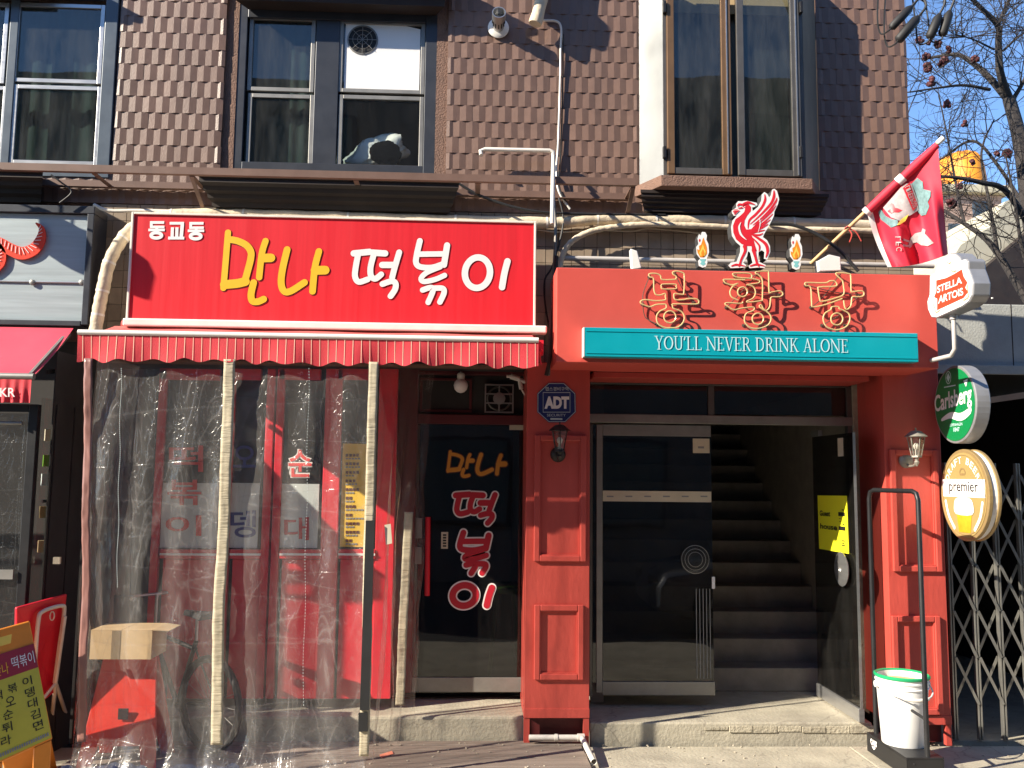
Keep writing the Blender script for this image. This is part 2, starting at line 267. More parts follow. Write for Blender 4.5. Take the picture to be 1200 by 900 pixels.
# ------------------------------------------------------------------ mesh builder
ORG = {}
class MB:
    def __init__(s): s.v = []; s.f = []; s.s = []
    def add(s, vs, fs, sm=False):
        o = len(s.v); s.v += [V(a) for a in vs]
        for f in fs: s.f.append([i+o for i in f]); s.s.append(sm)
        return s
    def box(s, x0, x1, y0, y1, z0, z1):
        if x0 > x1: x0, x1 = x1, x0
        if y0 > y1: y0, y1 = y1, y0
        if z0 > z1: z0, z1 = z1, z0
        return s.add([(x,y,z) for z in (z0,z1) for y in (y0,y1) for x in (x0,x1)], [(0,2,3,1),(4,5,7,6),(0,1,5,4),(2,6,7,3),(0,4,6,2),(1,3,7,5)])
    def pbox(s, x0, y0, x1, y1, Y, d):                                   # box whose front (at Y) fills a measured rectangle
        a, b, c, e = rect(x0, y0, x1, y1, Y); return s.box(a, b, Y, Y+d, c, e)
    def obox(s, c, ex, ey, ez):
        c, ex, ey, ez = V(c), V(ex), V(ey), V(ez)
        return s.add([c+ex*a+ey*b+ez*d for d in (-1,1) for b in (-1,1) for a in (-1,1)], [(0,2,3,1),(4,5,7,6),(0,1,5,4),(2,6,7,3),(0,4,6,2),(1,3,7,5)])
    def bar(s, a, b, wx, wz, upv=V((0,0,1))):
        a, b = V(a), V(b); d = (b-a); L = d.length; d.normalize(); u = d.cross(upv)
        if u.length < 1e-4: u = d.cross(V((0,1,0)))
        u.normalize(); n = u.cross(d); return s.obox((a+b)/2, d*L/2, u*wx/2, n*wz/2)
    def tube(s, path, r, n=8, closed=False, caps=True):
        path = [V(p) for p in path]; m = len(path); rs = r if isinstance(r, (list, tuple)) else [r]*m
        prev = None; vs = []; fs = []
        for i, p in enumerate(path):
            if closed: t = path[(i+1) % m]-path[i-1]
            else: t = path[min(i+1, m-1)]-path[max(i-1, 0)]
            t.normalize()
            if prev is None:
                u = t.cross(V((0,0,1)));
                if u.length < .05: u = t.cross(V((0,1,0)))
            else: u = prev - t*prev.dot(t)
            u.normalize(); prev = u; b = t.cross(u)
            for k in range(n):
                a = 2*math.pi*k/n; vs.append(p+(u*math.cos(a)+b*math.sin(a))*rs[i])
        R = m if closed else m-1
        for i in range(R):
            for k in range(n):
                j = (i+1) % m; fs.append((i*n+k, i*n+(k+1)%n, j*n+(k+1)%n, j*n+k))
        if caps and not closed: fs += [tuple(range(n))[::-1], tuple(range((m-1)*n, m*n))]
        return s.add(vs, fs, True)
    def lathe(s, prof, o, axis=V((0,0,1)), n=20, capped=True):
        axis = V(axis).normalized(); o = V(o); u = axis.orthogonal().normalized(); b = axis.cross(u); vs = []; fs = []
        for r, h in prof:
            for k in range(n): a = 2*math.pi*(k+.5)/n; vs.append(o+axis*h+(u*math.cos(a)+b*math.sin(a))*r)
        for i in range(len(prof)-1):
            for k in range(n): fs.append((i*n+k, i*n+(k+1)%n, (i+1)*n+(k+1)%n, (i+1)*n+k))
        if capped: fs += [tuple(range(n))[::-1], tuple(range((len(prof)-1)*n, len(prof)*n))]
        return s.add(vs, fs, True)
    def prism(s, pts, vec, sm=False):
        pts = [V(p) for p in pts]; vec = V(vec); n = len(pts)
        return s.add(pts+[p+vec for p in pts], [tuple(range(n)), tuple(range(n, 2*n))[::-1]]+[(i, (i+1)%n, n+(i+1)%n, n+i) for i in range(n)], sm)
    def face(s, pts): return s.add(pts, [tuple(range(len(pts)))])
    def grid(s, fn, nu, nv, sm=True):
        vs = [fn(i/nu, j/nv) for j in range(nv+1) for i in range(nu+1)]
        return s.add(vs, [(j*(nu+1)+i, j*(nu+1)+i+1, (j+1)*(nu+1)+i+1, (j+1)*(nu+1)+i) for j in range(nv) for i in range(nu)], sm)
    def ribbon(s, path, wd, N, closed=False, cap=True):
        path = [V(p) for p in path]; m = len(path); N = V(N).normalized(); ws = wd if isinstance(wd, (list, tuple)) else [wd]*m
        L = []; R = []
        for i, p in enumerate(path):
            if closed: t = path[(i+1) % m]-path[i-1]
            else: t = path[min(i+1, m-1)]-path[max(i-1, 0)]
            t.normalize(); n = N.cross(t).normalized(); L.append(p+n*ws[i]/2); R.append(p-n*ws[i]/2)
        q = m if closed else m-1
        s.add(L+R, [(m+i, m+(i+1)%m, (i+1)%m, i) for i in range(q)])
        if cap and not closed:
            for i, sg in ((0, -1), (m-1, 1)):
                t = (path[min(i+1, m-1)]-path[max(i-1, 0)]).normalized()*sg; n = N.cross(t).normalized(); r = ws[i]/2
                s.add([path[i]+(n*math.cos(a)+t*math.sin(a))*r for a in [math.pi*k/8 for k in range(9)]], [tuple(range(9))])
        return s
    def build(s, name, m, parent=None, bevel=0, origin=None, label=None, kind=None, seg=2):
        me = bpy.data.meshes.new(name); root = parent
        if parent is not None:
            while root.parent is not None: root = root.parent
            org = ORG[root]
        else:
            if origin is None:
                xs = [v.x for v in s.v]; ys = [v.y for v in s.v]; zs = [v.z for v in s.v]
                origin = V(((min(xs)+max(xs))/2, (min(ys)+max(ys))/2, min(zs)))
            org = V(origin)
        me.from_pydata([v-org for v in s.v], [], s.f)
        me.polygons.foreach_set('use_smooth', s.s)
        bm = bmesh.new(); bm.from_mesh(me); bmesh.ops.recalc_face_normals(bm, faces=bm.faces); bm.to_mesh(me); bm.free()
        if any(s.s): me.set_sharp_from_angle(angle=math.radians(48))
        me.materials.append(m if not isinstance(m, str) else M[m])
        o = bpy.data.objects.new(name, me); COL.objects.link(o)
        if parent is not None: o.parent = parent
        else: o.location = org; ORG[o] = org
        if bevel:
            b = o.modifiers.new('bevel', 'BEVEL'); b.width = bevel; b.segments = seg; b.limit_method = 'ANGLE'; b.angle_limit = math.radians(40)
        if label: o['label'] = label
        if kind: o['kind'] = kind
        return o
def thing(name, label, cat, loc=(0,0,0), group=None):
    o = bpy.data.objects.new(name, None); COL.objects.link(o); o.location = loc; ORG[o] = V(loc); o.empty_display_size = .1
    return tag(o, label, cat, group)
def tag(o, label, cat, group=None):
    o['label'] = label; o['category'] = cat
    if group: o['group'] = group
    return o
def smooth(pts, k=6, closed=False):
    pts = [V(p) for p in pts]; n = len(pts); out = []
    for i in range(n if closed else n-1):
        if closed: a, b, c, d = pts[i-1], pts[i], pts[(i+1)%n], pts[(i+2)%n]
        else: a, b, c, d = pts[max(i-1,0)], pts[i], pts[i+1], pts[min(i+2,n-1)]
        for q in range(k):
            t = q/k; out.append(.5*((2*b)+(c-a)*t+(2*a-5*b+4*c-d)*t*t+(3*b-a-3*c+d)*t**3))
    if not closed: out.append(pts[-1])
    return out
TXT = {}
def textdata(body, offset=0, shear=0):
    key = (body, offset, shear)
    if key not in TXT:
        cu = bpy.data.curves.new('t', 'FONT'); cu.body = body; cu.offset = offset; cu.shear = shear; cu.resolution_u = 4
        o = bpy.data.objects.new('t', cu); COL.objects.link(o); dg = bpy.context.evaluated_depsgraph_get()
        me = bpy.data.meshes.new_from_object(o.evaluated_get(dg)); vs = [v.co.copy() for v in me.vertices]; fs = [tuple(p.vertices) for p in me.polygons]
        bpy.data.objects.remove(o); bpy.data.meshes.remove(me); bpy.data.curves.remove(cu)
        x0 = min(v.x for v in vs); x1 = max(v.x for v in vs); y0 = min(v.y for v in vs); y1 = max(v.y for v in vs)
        TXT[key] = ([((v.x-x0)/(x1-x0), (v.y-y0)/(y1-y0)) for v in vs], fs)
    return TXT[key]
def put_text(mb, body, TL, TR, BR, BL, offset=0, shear=0):
    vs, fs = textdata(body, offset, shear); TL, TR, BR, BL = V(TL), V(TR), V(BR), V(BL)
    return mb.add([(BL*(1-u)+BR*u)*(1-t)+(TL*(1-u)+TR*u)*t for u, t in vs], fs)
def ptext(mb, body, x0, y0, x1, y1, Y, offset=0, shear=0, slope=0):
    return put_text(mb, body, P(x0,y0,Y), P(x1,y0+slope,Y), P(x1,y1+slope,Y), P(x0,y1,Y), offset, shear)
def pxw(w_, Y): return w_*(Y-CAM.y)/FPX
NF = V((0,-1,0))
# handwriting strokes, in units of the photograph's enlargement: (points, width, smooth)
def circ(cx, cy, rx, ry, n=28, tilt=0):
    out = []
    for k in range(n):
        a = 2*math.pi*k/n; x, y = rx*math.cos(a), ry*math.sin(a)
        out.append((cx+x*math.cos(tilt)-y*math.sin(tilt), cy+x*math.sin(tilt)+y*math.cos(tilt)))
    return out
GLY = {
 'man': [([(138,100),(116,370),(95,620)],58,0),([(150,165),(230,180),(310,220),(352,280),(350,350),(325,450),(300,540)],64,1),([(105,588),(220,578),(300,560)],84,1),
         ([(490,180),(455,300),(430,520)],60,1),([(465,340),(540,338)],82,0),([(378,570),(354,680),(368,742),(420,748),(472,725)],64,1)],
 'na': [([(692,260),(650,440),(636,570),(662,648),(725,650),(855,568)],64,1),([(990,277),(952,430),(930,652)],62,1),([(955,455),(1048,453)],84,0)],
 'tteok': [([(80,202),(180,192)],42,0),([(108,205),(92,290),(88,350),(112,384),(168,368)],38,1),([(200,197),(280,202)],42,0),([(207,210),(187,290),(190,346),(218,364),(255,336)],38,1),
           ([(370,195),(342,290),(325,355)],38,1),([(262,276),(335,276)],42,0),([(263,398),(318,380),(346,392),(344,430),(315,475)],38,1)],
 'bokk': [([(502,122),(482,210),(478,262),(505,288),(580,292),(655,268)],38,1),([(676,150),(656,275)],40,0),([(500,207),(655,205)],36,0),
          ([(632,288),(545,325),(510,362),(530,382),(600,368),(660,342)],34,1),([(520,436),(572,420),(586,440),(555,515)],36,1),([(595,424),(648,426),(656,455),(630,513)],36,1)],
 'i': [(circ(870,325,80,98,28,.15),42,2),([(1062,252),(1042,330),(1027,418)],42,1)],
}
GBOX = {'man': (66,72,572,792), 'na': (605,230,1092,685), 'tteok': (60,172,388,492), 'bokk': (460,104,696,534), 'i': (770,205,1084,440)}
def glyph(mb, key, mapf, scale, grow=0, lift=0, dy=(0,0)):
    """mapf(x,y)->point on the sign; scale: metres per unit"""
    for i, (pts, wd, mode) in enumerate(GLY[key]):
        path = [mapf(x+dy[0], y+dy[1])+NF*(lift+.00018*i) for x, y in pts]
        if mode == 1: path = smooth(path, 6)
        if mode == 2: path = smooth(path, 2, True)
        mb.ribbon(path, (wd+grow)*scale, NF, closed=(mode == 2))
def boxmap(key, x0, y0, x1, y1, Y):
    a, b, c, d = GBOX[key]
    return (lambda x, y: P(x0+(x-a)/(c-a)*(x1-x0), y0+(y-b)/(d-b)*(y1-y0), Y)), pxw(1, Y)*(x1-x0)/(c-a)
#==BUILD==
# ================================================================== ground and setting
ground = MB().face([(-60,-60,0),(60,-60,0),(60,60,0),(-60,60,0)]).build('street', 'asphalt', origin=(0,0,0), kind='structure')
pv = MB(); pv.box(-9, 2.72, -3.0, .0, -.2, .05); pv.box(2.72, 9, -.62, .0, -.2, .05)
pave = pv.build('pavement', 'concrete', origin=(0,-1,0), kind='structure', bevel=.01)
for r in range(3):                                                     # paving slabs on the right, in front of the gate
    for c in range(5):
        x0 = 2.73+c*.62+(r%2)*.2; y0 = -1.27-r*.65
        MB().box(x0, x0+.61, y0, y0+.64, -.1, .045+random.uniform(-.003,.003)).build('slab', 'slab', pave, bevel=.006)
# ================================================================== the building
B = thing('building', 'brown tiled brick building with three upper windows above two shopfronts', 'building', (0,.3,0))
YT = .10; YW = .13
zt = 7.6
XR = P(1065,120,YT).x; XL = -8.0
wall = MB()
def seg(xa, xb, za, zb, y0=YW, y1=.30): wall.box(xa, xb, y0, y1, za, zb)
zs_ = P(600,214,YW).z; zh = P(400,8,YW).z
aL, aR = P(-60,100,YW).x, P(124,100,YW).x
bL, bR = P(277,100,YW).x, P(511,100,YW).x
cL, cR = P(776,100,YW).x, P(944,100,YW).x
zlow = P(600,430,YW).z
seg(XL, aL, zlow, zt); seg(aR, bL, zlow, zt); seg(bR, cL, zlow, zt); seg(cR, XR, zlow, zt)
for a, b in ((aL,aR),(bL,bR)): seg(a, b, zlow, zs_); seg(a, b, zh, zt)
seg(cL, cR, zlow, P(850,212,YW).z); seg(cL, cR, P(850,-60,YW).z, zt)
wall.build('wall', 'stucco', B)
# side, back, roof, floors, inner walls
MB().box(XR-.2, XR, .302, 6, .0, zt-.002).build('side_wall', 'stucco', B)
MB().box(XL, XR, 6.0, 6.2, 0, zt).build('back_wall', 'stucco', B)
MB().box(XL, XR, .28, 6.2, zt+.002, zt+.15).build('roof_slab', 'concrete', B)
zc = P(600,436,.3).z
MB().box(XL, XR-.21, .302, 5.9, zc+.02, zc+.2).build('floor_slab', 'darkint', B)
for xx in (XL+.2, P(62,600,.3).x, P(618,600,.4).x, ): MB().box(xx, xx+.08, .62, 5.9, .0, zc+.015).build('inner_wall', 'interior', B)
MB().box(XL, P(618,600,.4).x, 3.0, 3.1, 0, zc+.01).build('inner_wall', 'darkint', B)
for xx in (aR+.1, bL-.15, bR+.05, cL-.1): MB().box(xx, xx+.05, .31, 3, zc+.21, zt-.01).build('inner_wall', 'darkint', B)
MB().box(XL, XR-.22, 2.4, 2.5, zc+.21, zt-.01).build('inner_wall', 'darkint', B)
# --- ridged brown tiles
def tilemesh(dst, ox=0, oz=0, sx=1, sz=1, y=YT):
    r, t = .0066, .003
    v = [(0,r+t*.9,1),(.5,t*.9,1),(1,r+t*.9,1),(0,r,0),(.5,0,0),(1,r,0),(0,.028,1),(1,.028,1),(0,.028,0),(1,.028,0)]
    f = [(0,3,4,1),(1,4,5,2),(3,8,9,5,4),(0,1,2,7,6),(0,6,8,3),(2,5,9,7)]
    dst.add([(ox+a*sx, y+b, oz+c*sz) for a, b, c in v], f)
tb = MB(); tilemesh(tb, y=0); tproto = tb.build('tile', 'clad', None, origin=(0,0,0)); tme = tproto.data; bpy.data.objects.remove(tproto)
slots = []
TW, TH = .0985, .1275
def tiles(xa, xb, za, zb, seed):
    rows = int(round((zb-za)/TH)); n = max(1, round((xb-xa)/TW)); w_ = (xb-xa)/n
    for r in range(rows):
        z = zb-(r+1)*TH; h = TH
        if z < za: h -= za-z; z = za
        if h < .02: continue
        off = (.0, .5, .04, .46)[r % 4]*w_
        x = xa-off
        while x < xb-.004:
            a, b = max(x, xa), min(x+w_, xb)
            if b-a > .012: slots.append((a+.0002, z+.0002, b-a-.0004, h-.0004))
            x += w_
ztop = P(600,-22,YT).z; zb0 = P(600,214,YT).z; zb1 = P(600,249,YT).z
t1 = rect(136,0,262,200,YT); t2 = rect(524,0,749.5,200,YT); t3 = rect(958,0,1065,200,YT)
tiles(t1[0], t1[1], zb0+.002, ztop, 1); tiles(t2[0], t2[1], zb0+.002, ztop, 2); tiles(t3[0], XR, zb0+.002, ztop, 3)
tiles(P(-60,230,YT).x, XR, zb1, zb0, 4)
slots.sort(key=lambda s: (V((s[0]+s[2]/2, YT, s[1]))-CAM).length + (9 if s[1] < zb0 or s[2] < .03 else 0))
for i, (x, z, w_, h) in enumerate(slots[:300]):
    o = bpy.data.objects.new('tile', tme); COL.objects.link(o); o.parent = B; o.location = V((x, YT+random.uniform(-.001,.001), z))-ORG[B]; o.scale = (w_, 1, h); o.rotation_euler = (random.uniform(-.006,.006), random.uniform(-.002,.002), random.uniform(-.012,.012))
rest = MB()
for x, z, w_, h in slots[300:]: tilemesh(rest, x, z, w_, h, YT+random.uniform(-.0015,.0015))
rest.build('edge_tile', 'clad', B, kind='stuff')
ex = MB(); ex.box(XL, P(-60,230,YT).x-.004, YT, YW-.002, zb1, zt-.01); ex.box(P(60,0,YT).x, XR, YT+.001, YW-.003, ztop+.003, zt-.02); ex.build('upper_wall_face', 'clad', B)
# --- square ceramic tiles in the band above the signs
cw, ch = .0985, .127
cproto = MB().box(0,1,0,.02,0,1).build('ceramic_tile', 'ceram', None, origin=(0,0,0)); cme = cproto.data; bpy.data.objects.remove(cproto)
zband = zb1-.004; nt_ = 0
for r in range(9):
    z = zband-(r+1)*ch
    for k in range(-80, 80):
        x = k*cw+.03
        if x < P(104,300,.1).x or x+cw > XR: continue
        px = 600+FPX*((V((x,.1,z))-CAM).dot(RT))/((V((x,.1,z))-CAM).dot(FW))
        if r > 3 and not (100 < px < 152 or 622 < px < 655): continue
        if r < 4 and (160 < px < 610 and r > 0): continue
        o = bpy.data.objects.new('ceramic_tile', cme); COL.objects.link(o); o.parent = B
        o.location = V((x+.002, .108+random.uniform(-.0015,.0015), z+.002))-ORG[B]; o.scale = (cw-.004, 1, ch-.004)
MB().box(P(100,300,.1).x, XR-.003, .118, .1285, zlow+.01, zband).build('mortar_bed', 'grout', B)
# --- bay bases under the windows, and the same ones a storey higher
def bay(x0, x1, ztp, zbt, pr, name='window_base'):
    hh = ztp-zbt; pf = [(-pr,ztp),(-pr,ztp-hh*.16),(-pr*.86,ztp-hh*.19),(-pr*.86,ztp-hh*.34),(-pr*.66,ztp-hh*.42),(-pr*.60,ztp-hh*.56),(-pr*.38,ztp-hh*.62),(-pr*.34,ztp-hh*.76),(-pr*.1,ztp-hh*.84),(-.01,zbt),(YW,zbt),(YW,ztp)]
    m = MB(); n = len(pf); lo = []; hi = []
    for y, z in pf:
        k = max(0, (y+pr))*.5; lo.append(V((x0+k,y,z))); hi.append(V((x1-k,y,z)))
    m.add(lo+hi, [tuple(range(n)), tuple(range(n,2*n))]+[(i,(i+1)%n,n+(i+1)%n,n+i) for i in range(n)]); return m.build(name, 'darkbrown', B)
zbt, zbb = P(390,212,0).z, P(390,246,0).z
bay(P(238,220,0).x, P(540,220,0).x, zbt, zbb, .16); bay(P(-120,220,0).x, P(62,220,0).x, zbt, zbb, .16)
dz_up = 2.62
zu = P(390,4,0).z
bay(P(262,20,0).x, P(533,20,0).x, zu+.3, zu, .17); bay(P(-120,20,0).x, P(58,20,0).x, zu+.3, zu, .17)
# --- window A and B
def window(x0, y0, x1, y1, Yf, frame, mull, sashes, edge, label=None, depth=.07):
    f = MB(); a, b, c, d = rect(x0, y0, x1, y1, Yf); t = pxw(15, Yf)
    f.box(a, a+t, Yf, Yf+depth, c, d); f.box(b-t, b, Yf, Yf+depth, c, d); f.box(a+t, b-t, Yf, Yf+depth, d-t*1.4, d); f.box(a+t, b-t, Yf, Yf+depth, c, c+t)
    w_ = f.build('window', frame, B, bevel=.004, label=label)
    if mull:
        m_ = rect(mull[0], y0, mull[1], y1, Yf); MB().box(m_[0], m_[1], Yf+.012, Yf+depth-.002, c+t, d-t*1.4).build('mullion', frame, w_, bevel=.004)
    for (sx0, sy0, sx1, sy1, gm) in sashes:
        Ys = Yf+.02; a2, b2, c2, d2 = rect(sx0, sy0, sx1, sy1, Ys); s = pxw(5, Ys); g = MB()
        g.box(a2, a2+s, Ys, Ys+.03, c2, d2); g.box(b2-s, b2, Ys, Ys+.03, c2, d2); g.box(a2+s, b2-s, Ys, Ys+.03, d2-s, d2); g.box(a2+s, b2-s, Ys, Ys+.03, c2, c2+s)
        g.build('sash', edge, w_, bevel=.003)
        MB().box(a2+s, b2-s, Ys+.014, Ys+.018, c2+s, d2-s).build('pane', gm, w_)
    return w_
wa = window(-60, -26, 134, 206, .095, 'winblue', (6,16), [(-55,2,8,97,'glass'),(-55,100,6,193,'glass'),(16,4,121,97,'glass'),(13,100,117,193,'glass')], 'alu', 'left window with blue grey frame')
wb = window(272, 4, 512, 206, .135, 'windark', (368,396), [(291,19,369,107,'glass'),(289,110,367,200,'glass'),(397,24,498,109,'glass'),(396,112,496,200,'paneglass')], 'alu_dull', 'middle window with charcoal frame and white fan board')
zlo, zhi = P(400,206,.3).z, P(400,0,.3).z
MB().grid(lambda u, v: V((P(-60,100,.27).x+u*1.12, .27+.008*math.sin(u*50), zlo+v*(zhi-zlo))), 90, 1).build('curtain', 'curtainteal', wa)
MB().grid(lambda u, v: V((P(276,100,.27).x+u*.60, .27+.006*math.sin(u*40), zlo+v*(zhi-zlo))), 60, 1).build('curtain', 'curtainteal', wb)
# white board with exhaust fan in the upper right sash
yb = .168; bx = rect(404,28,492,105,yb)
fx = P(425,47,yb); fr = pxw(17.5, yb)
brd = MB(); N_ = 28
ringo = [(fx.x+fr*math.cos(2*math.pi*k/N_), yb, fx.z+fr*math.sin(2*math.pi*k/N_)) for k in range(N_)]
def sq(k):
    a = 2*math.pi*k/N_; c, s = math.cos(a), math.sin(a)
    tx = ((bx[1]-fx.x)/c if c > 0 else (bx[0]-fx.x)/c) if abs(c) > 1e-6 else 1e9; tz = ((bx[3]-fx.z)/s if s > 0 else (bx[2]-fx.z)/s) if abs(s) > 1e-6 else 1e9
    t = min(tx, tz); return (fx.x+t*c, yb, fx.z+t*s)
outer = [sq(k) for k in range(N_)]
brd.add(ringo+outer, [(k,(k+1)%N_,N_+(k+1)%N_,N_+k) for k in range(N_)])
for cx_, cz_ in ((bx[0],bx[2]),(bx[0],bx[3]),(bx[1],bx[2]),(bx[1],bx[3])):
    ks = sorted(range(N_), key=lambda k: (V(outer[k])-V((cx_,yb,cz_))).length)[:2]
    brd.face([outer[ks[0]], outer[ks[1]], (cx_,yb,cz_)])
brd.build('fan_board', 'signwhite', wb)
fb = MB()
for k in range(5):
    a = 2*math.pi*k/5; u = V((math.cos(a),0,math.sin(a))); n = V((-math.sin(a),.5,math.cos(a)))
    c0 = V((fx.x, yb+.05, fx.z)); fb.face([c0+u*fr*.2-n*fr*.1, c0+u*fr*.9-n*fr*.28, c0+u*fr*.92+n*fr*.28, c0+u*fr*.2+n*fr*.14])
fb.lathe([(fr*.25,-.02),(fr*.22,.02)], (fx.x,yb+.05,fx.z), (0,-1,0), 14); fb.build('fan_blades', 'alu', wb)
fg = MB(); fg.lathe([(fr*1.08,-.006),(fr*1.08,.004),(fr*.98,.006),(fr*.98,-.006)], (fx.x,yb,fx.z), (0,-1,0), 28, False)
for k in range(4): a = math.pi*k/4; u = V((math.cos(a),0,math.sin(a)))*fr; fg.bar(V((fx.x,yb-.012,fx.z))-u, V((fx.x,yb-.012,fx.z))+u, .003, .003)
for q in (.35,.68): fg.tube([V((fx.x+fr*q*math.cos(2*math.pi*k/20), yb-.012, fx.z+fr*q*math.sin(2*math.pi*k/20))) for k in range(20)], .0016, 4, True)
fg.build('fan_guard', 'alu_dull', wb); MB().lathe([(fr*.99,.0),(fr*.99,.12)], (fx.x,yb,fx.z), (0,1,0), 28).build('fan_housing', 'blackrub', wb)
# --- splayed metal bay window C
yc = -.12
wcx0, wcx1 = P(777,100,yc).x, P(942,100,yc).x; wz0, wz1 = P(850,209,yc).z, P(850,-40,yc).z
cm = MB(); t = .05
cm.box(wcx0, wcx0+.028, yc, yc+.08, wz0, wz1); cm.box(wcx1-.028, wcx1, yc, yc+.08, wz0, wz1); cm.box(wcx0+.03, wcx1-.03, yc, yc+.08, wz0, wz0+.02)
cm.box(wcx0+.03, wcx1-.03, yc, yc+.08, wz1-.04, wz1)
wc = cm.build('window', 'greyframe', B, bevel=.003, label='right bay window with bronze casements and splayed steel side')
MB().prism([(wcx0-.001,yc,wz0),(wcx0-.001,yc+.03,wz0),(P(749,100,YT).x+.012,YT,wz0),(P(749,100,YT).x,YT,wz0)], (0,0,wz1-wz0)).build('steel_side', 'steel', wc)
MB().prism([(wcx1+.001,yc,wz0),(wcx1+.001,yc+.03,wz0),(P(957,100,YT).x-.012,YT,wz0),(P(957,100,YT).x,YT,wz0)], (0,0,wz1-wz0)).build('weathered_side', 'wframe', wc)
def casement(x0, x1, L, R, y_, gm):
    a, b, _, _ = rect(x0, 0, x1, 200, y_); sL, sR = pxw(L, y_), pxw(R, y_)
    MB().box(a+sL, b-sR, y_+.004, y_+.036, wz0+.022, wz0+.07).build('casement_rail', 'greyframe', wc, bevel=.003); MB().box(a+sL, b-sR, y_+.004, y_+.036, wz1-.09, wz1-.045).build('casement_rail', 'greyframe', wc, bevel=.003)
    MB().box(a, a+sL, y_, y_+.04, wz0+.022, wz1-.045).build('stile', 'bronze' if x0 < 800 else 'greyframe', wc, bevel=.004)
    MB().box(b-sR, b, y_, y_+.04, wz0+.022, wz1-.045).build('stile', 'bronze' if x0 < 800 else 'greyframe', wc, bevel=.004)
    MB().box(b-sR*.45-.004, b-sR*.45+.004, y_-.006, y_, wz0+.03, wz1-.05).build('bead', 'alu', wc)
    MB().box(a+sL-.004, b-sR+.004, y_+.016, y_+.021, wz0+.07, wz1-.08).build('pane', gm, wc)
casement(782, 857, 9, 12, yc-.02, 'glass'); casement(864, 938, 9, 11, yc-.02, 'glass')
for yy in (8, 178):
    for xx in (779, 939): q = P(xx, yy, yc-.03); MB().box(q.x-.012, q.x+.012, yc-.036, yc-.002, q.z-.045, q.z+.045).build('hinge', 'black', wc, bevel=.004)
q = rect(782, -30, 938, 14, .06); MB().box(q[0], q[1], .09, .096, q[2], q[3]).build('reflection_strip', 'reflection_strip', wc); MB().box(wcx0+.02, wcx1-.02, .16, .165, wz0-.02, wz1).build('reflection_backing', 'greyframe', wc)  # beige strip and grey sheet added to imitate reflections in the panes
sx = [P(747,216,YT).x-.03, wcx0-.03, wcx1+.03, P(957,216,YT).x+.04]
MB().prism([(sx[0],YW,wz0-.002),(sx[1],yc-.05,wz0-.002),(sx[2],yc-.05,wz0-.002),(sx[3],YW,wz0-.002)], (0,0,-.085)).build('sill', 'stucco', B, bevel=.006)
bay(sx[0]+.02, sx[3]-.02, wz0-.088, P(850,250,0).z, .08)
# bag and dark bundle on the inner sill of the middle window
sill = P(450,197,.26).z
MB().box(P(396,200,.3).x, P(497,200,.3).x, .182, .62, sill-.05, sill).build('inner_sill', 'darkbrown', wb)
def blob(cx, cz, rx, rz, Y, ry, sd, amp=.35, shear=0, nu=44, nv=26):
    m = MB(); vs = []
    for j in range(nv+1):
        for i in range(nu):
            a = 2*math.pi*i/nu; b = -math.pi/2+math.pi*j/nv; d = V((math.cos(a)*math.cos(b), math.sin(a)*math.cos(b), math.sin(b)))
            k = 1+amp*.5*noise.noise(d*1.7+V((sd,0,0)))-amp*.7*abs(noise.noise(d*2.3+V((sd,3,0))))-amp*.35*abs(noise.noise(d*5.5+V((sd,1,0))))
            p = V((d.x*rx*k, d.y*ry*k, d.z*rz*k)); vs.append((cx+p.x, Y+p.y, max(cz+p.z+shear*p.x, sill+.002)))
    return m.add(vs, [(j*nu+i, j*nu+(i+1)%nu, (j+1)*nu+(i+1)%nu, (j+1)*nu+i) for j in range(nv) for i in range(nu)], True)
a = P(440,178,.3)
tag(blob(a.x+.01, a.z-.01, .25, .165, .34, .12, 5, .45, .28).build('plastic_bag', 'bag'), 'white plastic bag bulging against the inside of the middle window', 'bag')
a = P(452,188,.24)
tag(blob(a.x, a.z+.045, .125, .105, .205, .02, 7, .25).build('black_bundle', 'matteblack'), 'small black bundle pushed against the glass in front of the white bag', 'bundle')
# --- steel planter rail along the facade
zr = P(370,203,-.28).z
rl = thing('planter_rail', 'long brown steel angle rail bracketed below the left and middle windows', 'rail', (P(370,203,-.1).x, YT, zr))
xa, xb = P(-60,200,-.28).x, P(745,212,-.28).x; xbb = P(738,222,0).x
MB().box(xa, xb, -.28, -.272, zr-.03, zr+.022).box(xa, xb, -.271, -.24, zr-.03, zr-.024).build('front_bar', 'brownsteel', rl)
MB().box(xa, xbb, .058, .066, zr-.04, zr+.02).box(xa, xbb, .02, .057, zr-.04, zr-.034).build('rear_bar', 'brownsteel', rl)
for px in (120, 232, 420, 560, 738):
    x = P(px,212,-.1).x; MB().box(x-.018, x+.018, -.2395, .0575, zr-.033, zr-.027).build('cross_piece', 'brownsteel', rl)
    (px in (232,738)) and MB().bar((x,-.25,zr-.035), (x,.095,zr-.20), .03, .006).build('brace', 'brownsteel', rl)
